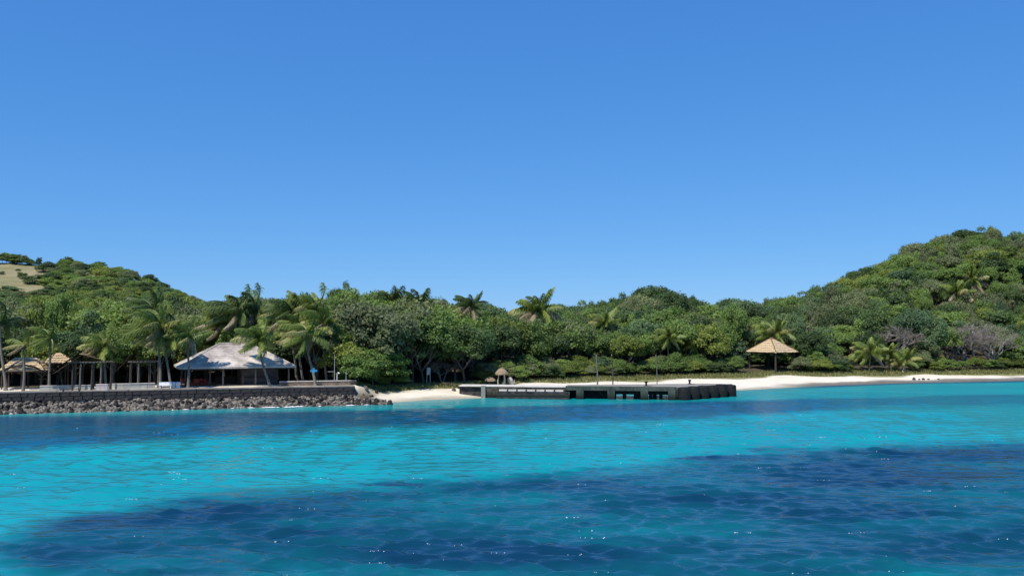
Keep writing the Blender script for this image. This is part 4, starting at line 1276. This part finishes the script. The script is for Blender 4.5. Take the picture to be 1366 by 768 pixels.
def area_phrase(x, y, kind):
    p = float(pcol(x, y)); yv = float(veg_y(p)); yr = float(ridge_y(p))
    f = (y - yv) / max(yr - yv, 10)
    land = next(l for q, l in LAND if p < q)
    if p < 320 and y > 205: return ('high' if f > .8 else 'low') + ' on the dry grass hill ' + land, 'scrub on the dry grass hill'
    tier = 'at the front edge' if y - yv < 9 else 'on the lower slope' if f < .4 else 'on the upper slope' if f < .82 else 'on the ridge'
    return tier + ' ' + land, 'woods ' + land
TONE = {'leaf_green': 'green', 'leaf_dark': 'dark green', 'leaf_yellow': 'yellow-green', 'leaf_olive': 'grey-olive', 'leaf_blue': 'bluish green'}
indiv = {'tree': 0, 'shrub': 0, 'scrub': 0}
LIM = {'tree': 300, 'shrub': 150, 'scrub': 110}
rest = []
for i in ranked:
    x, y, z, h, w, mat, kind, rot = trees[i]
    if indiv[kind] >= LIM[kind] or vis[i] < 6:
        rest.append(trees[i]); continue
    indiv[kind] += 1
    ph, gr = area_phrase(x, y, kind)
    nm = {'tree': 'broadleaf_tree', 'shrub': 'leafy_shrub', 'scrub': 'hillside_bush'}[kind]
    word = {'tree': 'leafy tree', 'shrub': 'dense shrub', 'scrub': 'rounded bush'}[kind]
    e = empty(nm, (x, y, z), rot, '%s %s%s %s' % (TONE[mat], ('tall ' if h > 9 else 'small ' if h < 6.6 else '') if kind == 'tree' else ('large ' if w > 4.6 else ''), word, ph), {'tree': 'tree', 'shrub': 'shrub', 'scrub': 'bush'}[kind], '%s %s' % (TONE[mat], gr))
    if kind == 'tree':
        k = RND.randrange(5)
        c = linko('crown', TREE_C[k], M[mat], e); c.scale = (w * RND.uniform(.8, 1.25), w, h * RND.uniform(.95, 1.1))
        b = link('trunk', TRUNKS[RND.randrange(4)], M['bark'], e); b.scale = (h * .9, h * .9, h)
    else:
        c = linko('crown', RND.choice(SHRUB_C), M[mat], e); c.scale = (w, w, h)
        b = link('stem', TRUNKS[RND.randrange(4)], M['bark'], e); b.scale = (h * .8, h * .8, h * .9)

# the rest of the woods: one object, instances on points
pc = bpy.data.collections.new('wood_prototypes')
names = {}
for mi, m in enumerate(MATS):
    for k in range(5):
        nm = 'wood_tree_%02d' % (mi * 5 + k)
        o = bpy.data.objects.new(nm, TREE_C[k]); pc.objects.link(o)
        o.material_slots[0].link = 'OBJECT'; o.material_slots[0].material = M[m]
        names[m, 'tree', k] = mi * 5 + k
for mi, m in enumerate(MATS):
    for k in range(4):
        nm = 'wood_tree_%02d' % (25 + mi * 4 + k)
        o = bpy.data.objects.new(nm, SHRUB_C[k]); pc.objects.link(o)
        o.material_slots[0].link = 'OBJECT'; o.material_slots[0].material = M[m]
        names[m, 'shrub', k] = 25 + mi * 4 + k
def scatter(name, items, label, cat):
    me = bpy.data.meshes.new(name)
    me.from_pydata([(q[0], q[1], q[2]) for q in items], [], [])
    idx = me.attributes.new('pick', 'INT', 'POINT')
    idx.data.foreach_set('value', [names[q[5], 'tree' if q[6] == 'tree' else 'shrub', RND.randrange(5 if q[6] == 'tree' else 4)] for q in items])
    sc = me.attributes.new('size', 'FLOAT_VECTOR', 'POINT')
    sc.data.foreach_set('vector', np.array([(q[4] * RND.uniform(.8, 1.25), q[4], q[3] * RND.uniform(.92, 1.12)) for q in items], np.float32).ravel())
    ro = me.attributes.new('turn', 'FLOAT_VECTOR', 'POINT')
    ro.data.foreach_set('vector', np.array([(0, 0, q[7]) for q in items], np.float32).ravel())
    o = link(name, me)
    ng = bpy.data.node_groups.new(name + '_nodes', 'GeometryNodeTree')
    ng.interface.new_socket('Geometry', in_out='INPUT', socket_type='NodeSocketGeometry')
    ng.interface.new_socket('Geometry', in_out='OUTPUT', socket_type='NodeSocketGeometry')
    gi = ng.nodes.new('NodeGroupInput'); go = ng.nodes.new('NodeGroupOutput')
    ci = ng.nodes.new('GeometryNodeCollectionInfo'); ci.inputs['Collection'].default_value = pc
    ci.inputs['Separate Children'].default_value = True; ci.inputs['Reset Children'].default_value = True
    ip = ng.nodes.new('GeometryNodeInstanceOnPoints'); ip.inputs['Pick Instance'].default_value = True
    def na(n, ty):
        a = ng.nodes.new('GeometryNodeInputNamedAttribute'); a.data_type = ty; a.inputs['Name'].default_value = n
        return a.outputs[0]
    er = ng.nodes.new('FunctionNodeEulerToRotation')
    ng.links.new(gi.outputs[0], ip.inputs['Points']); ng.links.new(ci.outputs[0], ip.inputs['Instance'])
    ng.links.new(na('pick', 'INT'), ip.inputs['Instance Index']); ng.links.new(na('size', 'FLOAT_VECTOR'), ip.inputs['Scale'])
    ng.links.new(na('turn', 'FLOAT_VECTOR'), er.inputs[0]); ng.links.new(er.outputs[0], ip.inputs['Rotation'])
    ng.links.new(ip.outputs[0], go.inputs[0])
    md = o.modifiers.new('scatter', 'NODES'); md.node_group = ng
    tag(o, label, cat, kind='stuff')
scatter('woodland', [q for q in rest if q[6] != 'scrub'], 'dense green woods filling the slopes behind the beach', 'woods')
scatter('hill_scrub', [q for q in rest if q[6] == 'scrub'], 'low green scrub covering the far grassy hill', 'scrub')
print('TREES', len(trees), indiv, len(rest))

# leafless grey trees
def bare_mesh(seed, levels=5):
    r = random.Random(seed)
    big = MB(); tw = MB()
    def grow(p, d, L, rad, lv):
        e = p + d * L
        mb = big if lv >= levels - 1 else tw
        mb.tube([p, p.lerp(e, .5) + Vector((r.uniform(-.04, .04), r.uniform(-.04, .04), 0)) * L, e], [rad, rad * .85, rad * .68], 6 if lv >= 4 else 3, cap=False)
        if lv == 0: return
        n = 3 if lv > 2 else 5 if lv == 2 else 6
        for i in range(n):
            nd = (d + Vector((r.gauss(0, .62), r.gauss(0, .62), r.uniform(-.2, .32)))).normalized()
            grow(p.lerp(e, r.uniform(.55, 1)), nd, L * r.uniform(.58, .82), rad * .56, lv - 1)
    for i in range(3):
        grow(Vector((i * .06 - .06, 0, -.05)), Vector((r.uniform(-.6, .6), r.uniform(-.4, .4), 1)).normalized(), .25, .015, levels)
    return big.mesh('branches'), tw.mesh('twigs')
BARE = [bare_mesh(5), bare_mesh(8), bare_mesh(13)]
for k, (px, Y, h, lab) in enumerate(((1292, 189, 15.5, 'large leafless grey tree with pale broken branches above the beach'),
                                     (1324, 189, 15, 'spreading leafless grey tree beside the one with pale broken branches'),
                                     (1262, 191, 15.5, 'leafless grey tree among green crowns below the two hillside palms'),
                                     (1190, 186, 15, 'tall leafless grey tree behind the low beach palms'),
                                     (1082, 189, 11.5, 'leafless grey tree on the slope right of the thatched hut'),
                                     (1097, 191, 10.5, 'smaller leafless grey tree further up the slope from the thatched hut'),
                                     (590, 136, 6.5, 'grey bare-branched tree over the dark hollow at the small cove'))):
    P = gp(px, Y, 3); zz = hz(P.x, P.y)
    e = empty('leafless_tree', (P.x, P.y, zz), k * 1.3, lab, 'tree')
    a, b = BARE[k % 3]
    o = link('trunk', a, M['twig'], e); o.scale = (h * 1.3, h * 1.3, h)
    o = link('twigs', b, M['twig'], e); o.scale = (h * 1.3, h * 1.3, h)
    if k == 0:
        MB().tube([(-1.0, -2.5, 6.0), (-.2, -2.6, 7.2), (.6, -2.6, 5.9)], [.12, .14, .05], 6).build('broken_branch', M['pale_branch'], e)
        MB().tube([(-.6, -2.4, 3.4), (-.5, -2.5, 5.0), (-1.0, -2.6, 6.0)], [.2, .16, .1], 6).build('broken_branch', M['pale_branch'], e)

hillgrey = [(1060, 205), (1118, 222), (1140, 236), (1158, 214), (1176, 240), (1205, 228), (1222, 252), (1246, 236), (1318, 246), (1340, 228), (1352, 262), (935, 196), (770, 205), (1128, 246), (1262, 268), (1010, 214)]
for k, (px, Y) in enumerate(hillgrey):
    P = gp(px, Y, 8); zz = hz(P.x, P.y); h = RND.uniform(8, 10.5)
    e = empty('leafless_tree', (P.x, P.y, zz), k * 2.1, 'grey leafless scrub tree ' + area_phrase(P.x, P.y, 'tree')[0], 'tree', 'grey leafless trees in the hillside woods')
    a, b = BARE[k % 3]
    for nm, me_ in (('trunk', a), ('twigs', b)):
        o = link(nm, me_, M['twig'], e); o.scale = (h * .95, h * .95, h)

# beach grass
def beach_grass():
    C = []
    while len(C) < 16000:
        p = NR.uniform(440, 1430)
        yv = float(veg_y(p)); wdt = 7.5 if p > 660 else 2.5
        Y = yv - wdt * NR.uniform(-.3, 1.0) ** 1
        P = gp(p, Y, 1.4)
        if wob(P.x, P.y, 12, 2.4) < -(Y - yv) - wdt - NR.uniform(0, 1.5): pass
        if Y < yv - wdt - wob(P.x, P.y, 12, 2.4): continue
        C.append((P.x, P.y, 0))
    C = np.array(C); C[:, 2] = height(C[:, 0], C[:, 1])
    n = len(C); az = NR.uniform(0, 6.28, n); w = NR.uniform(.05, .12, n); h = NR.uniform(.18, .48, n)
    dx = np.stack([np.cos(az) * w, np.sin(az) * w, 0 * w], 1)
    tip = C + np.stack([NR.normal(-.08, .12, n), NR.normal(0, .12, n), h], 1)
    V = np.stack([C - dx, C + dx, tip + dx * .3, tip - dx * .3], 1).reshape(-1, 3)
    o = link('beach_grass', np_mesh('beach_grass', V, np.arange(4 * n).reshape(-1, 4)), M['grass_blade'])
    tag(o, 'straggly green and straw-coloured grass along the top of the beach', 'grass', kind='stuff')
M['grass_blade'] = leaf_mat('grass_blade', (.12, .13, .04), (.21, .215, .075), (.40, .35, .18), .25, .7)
beach_grass()
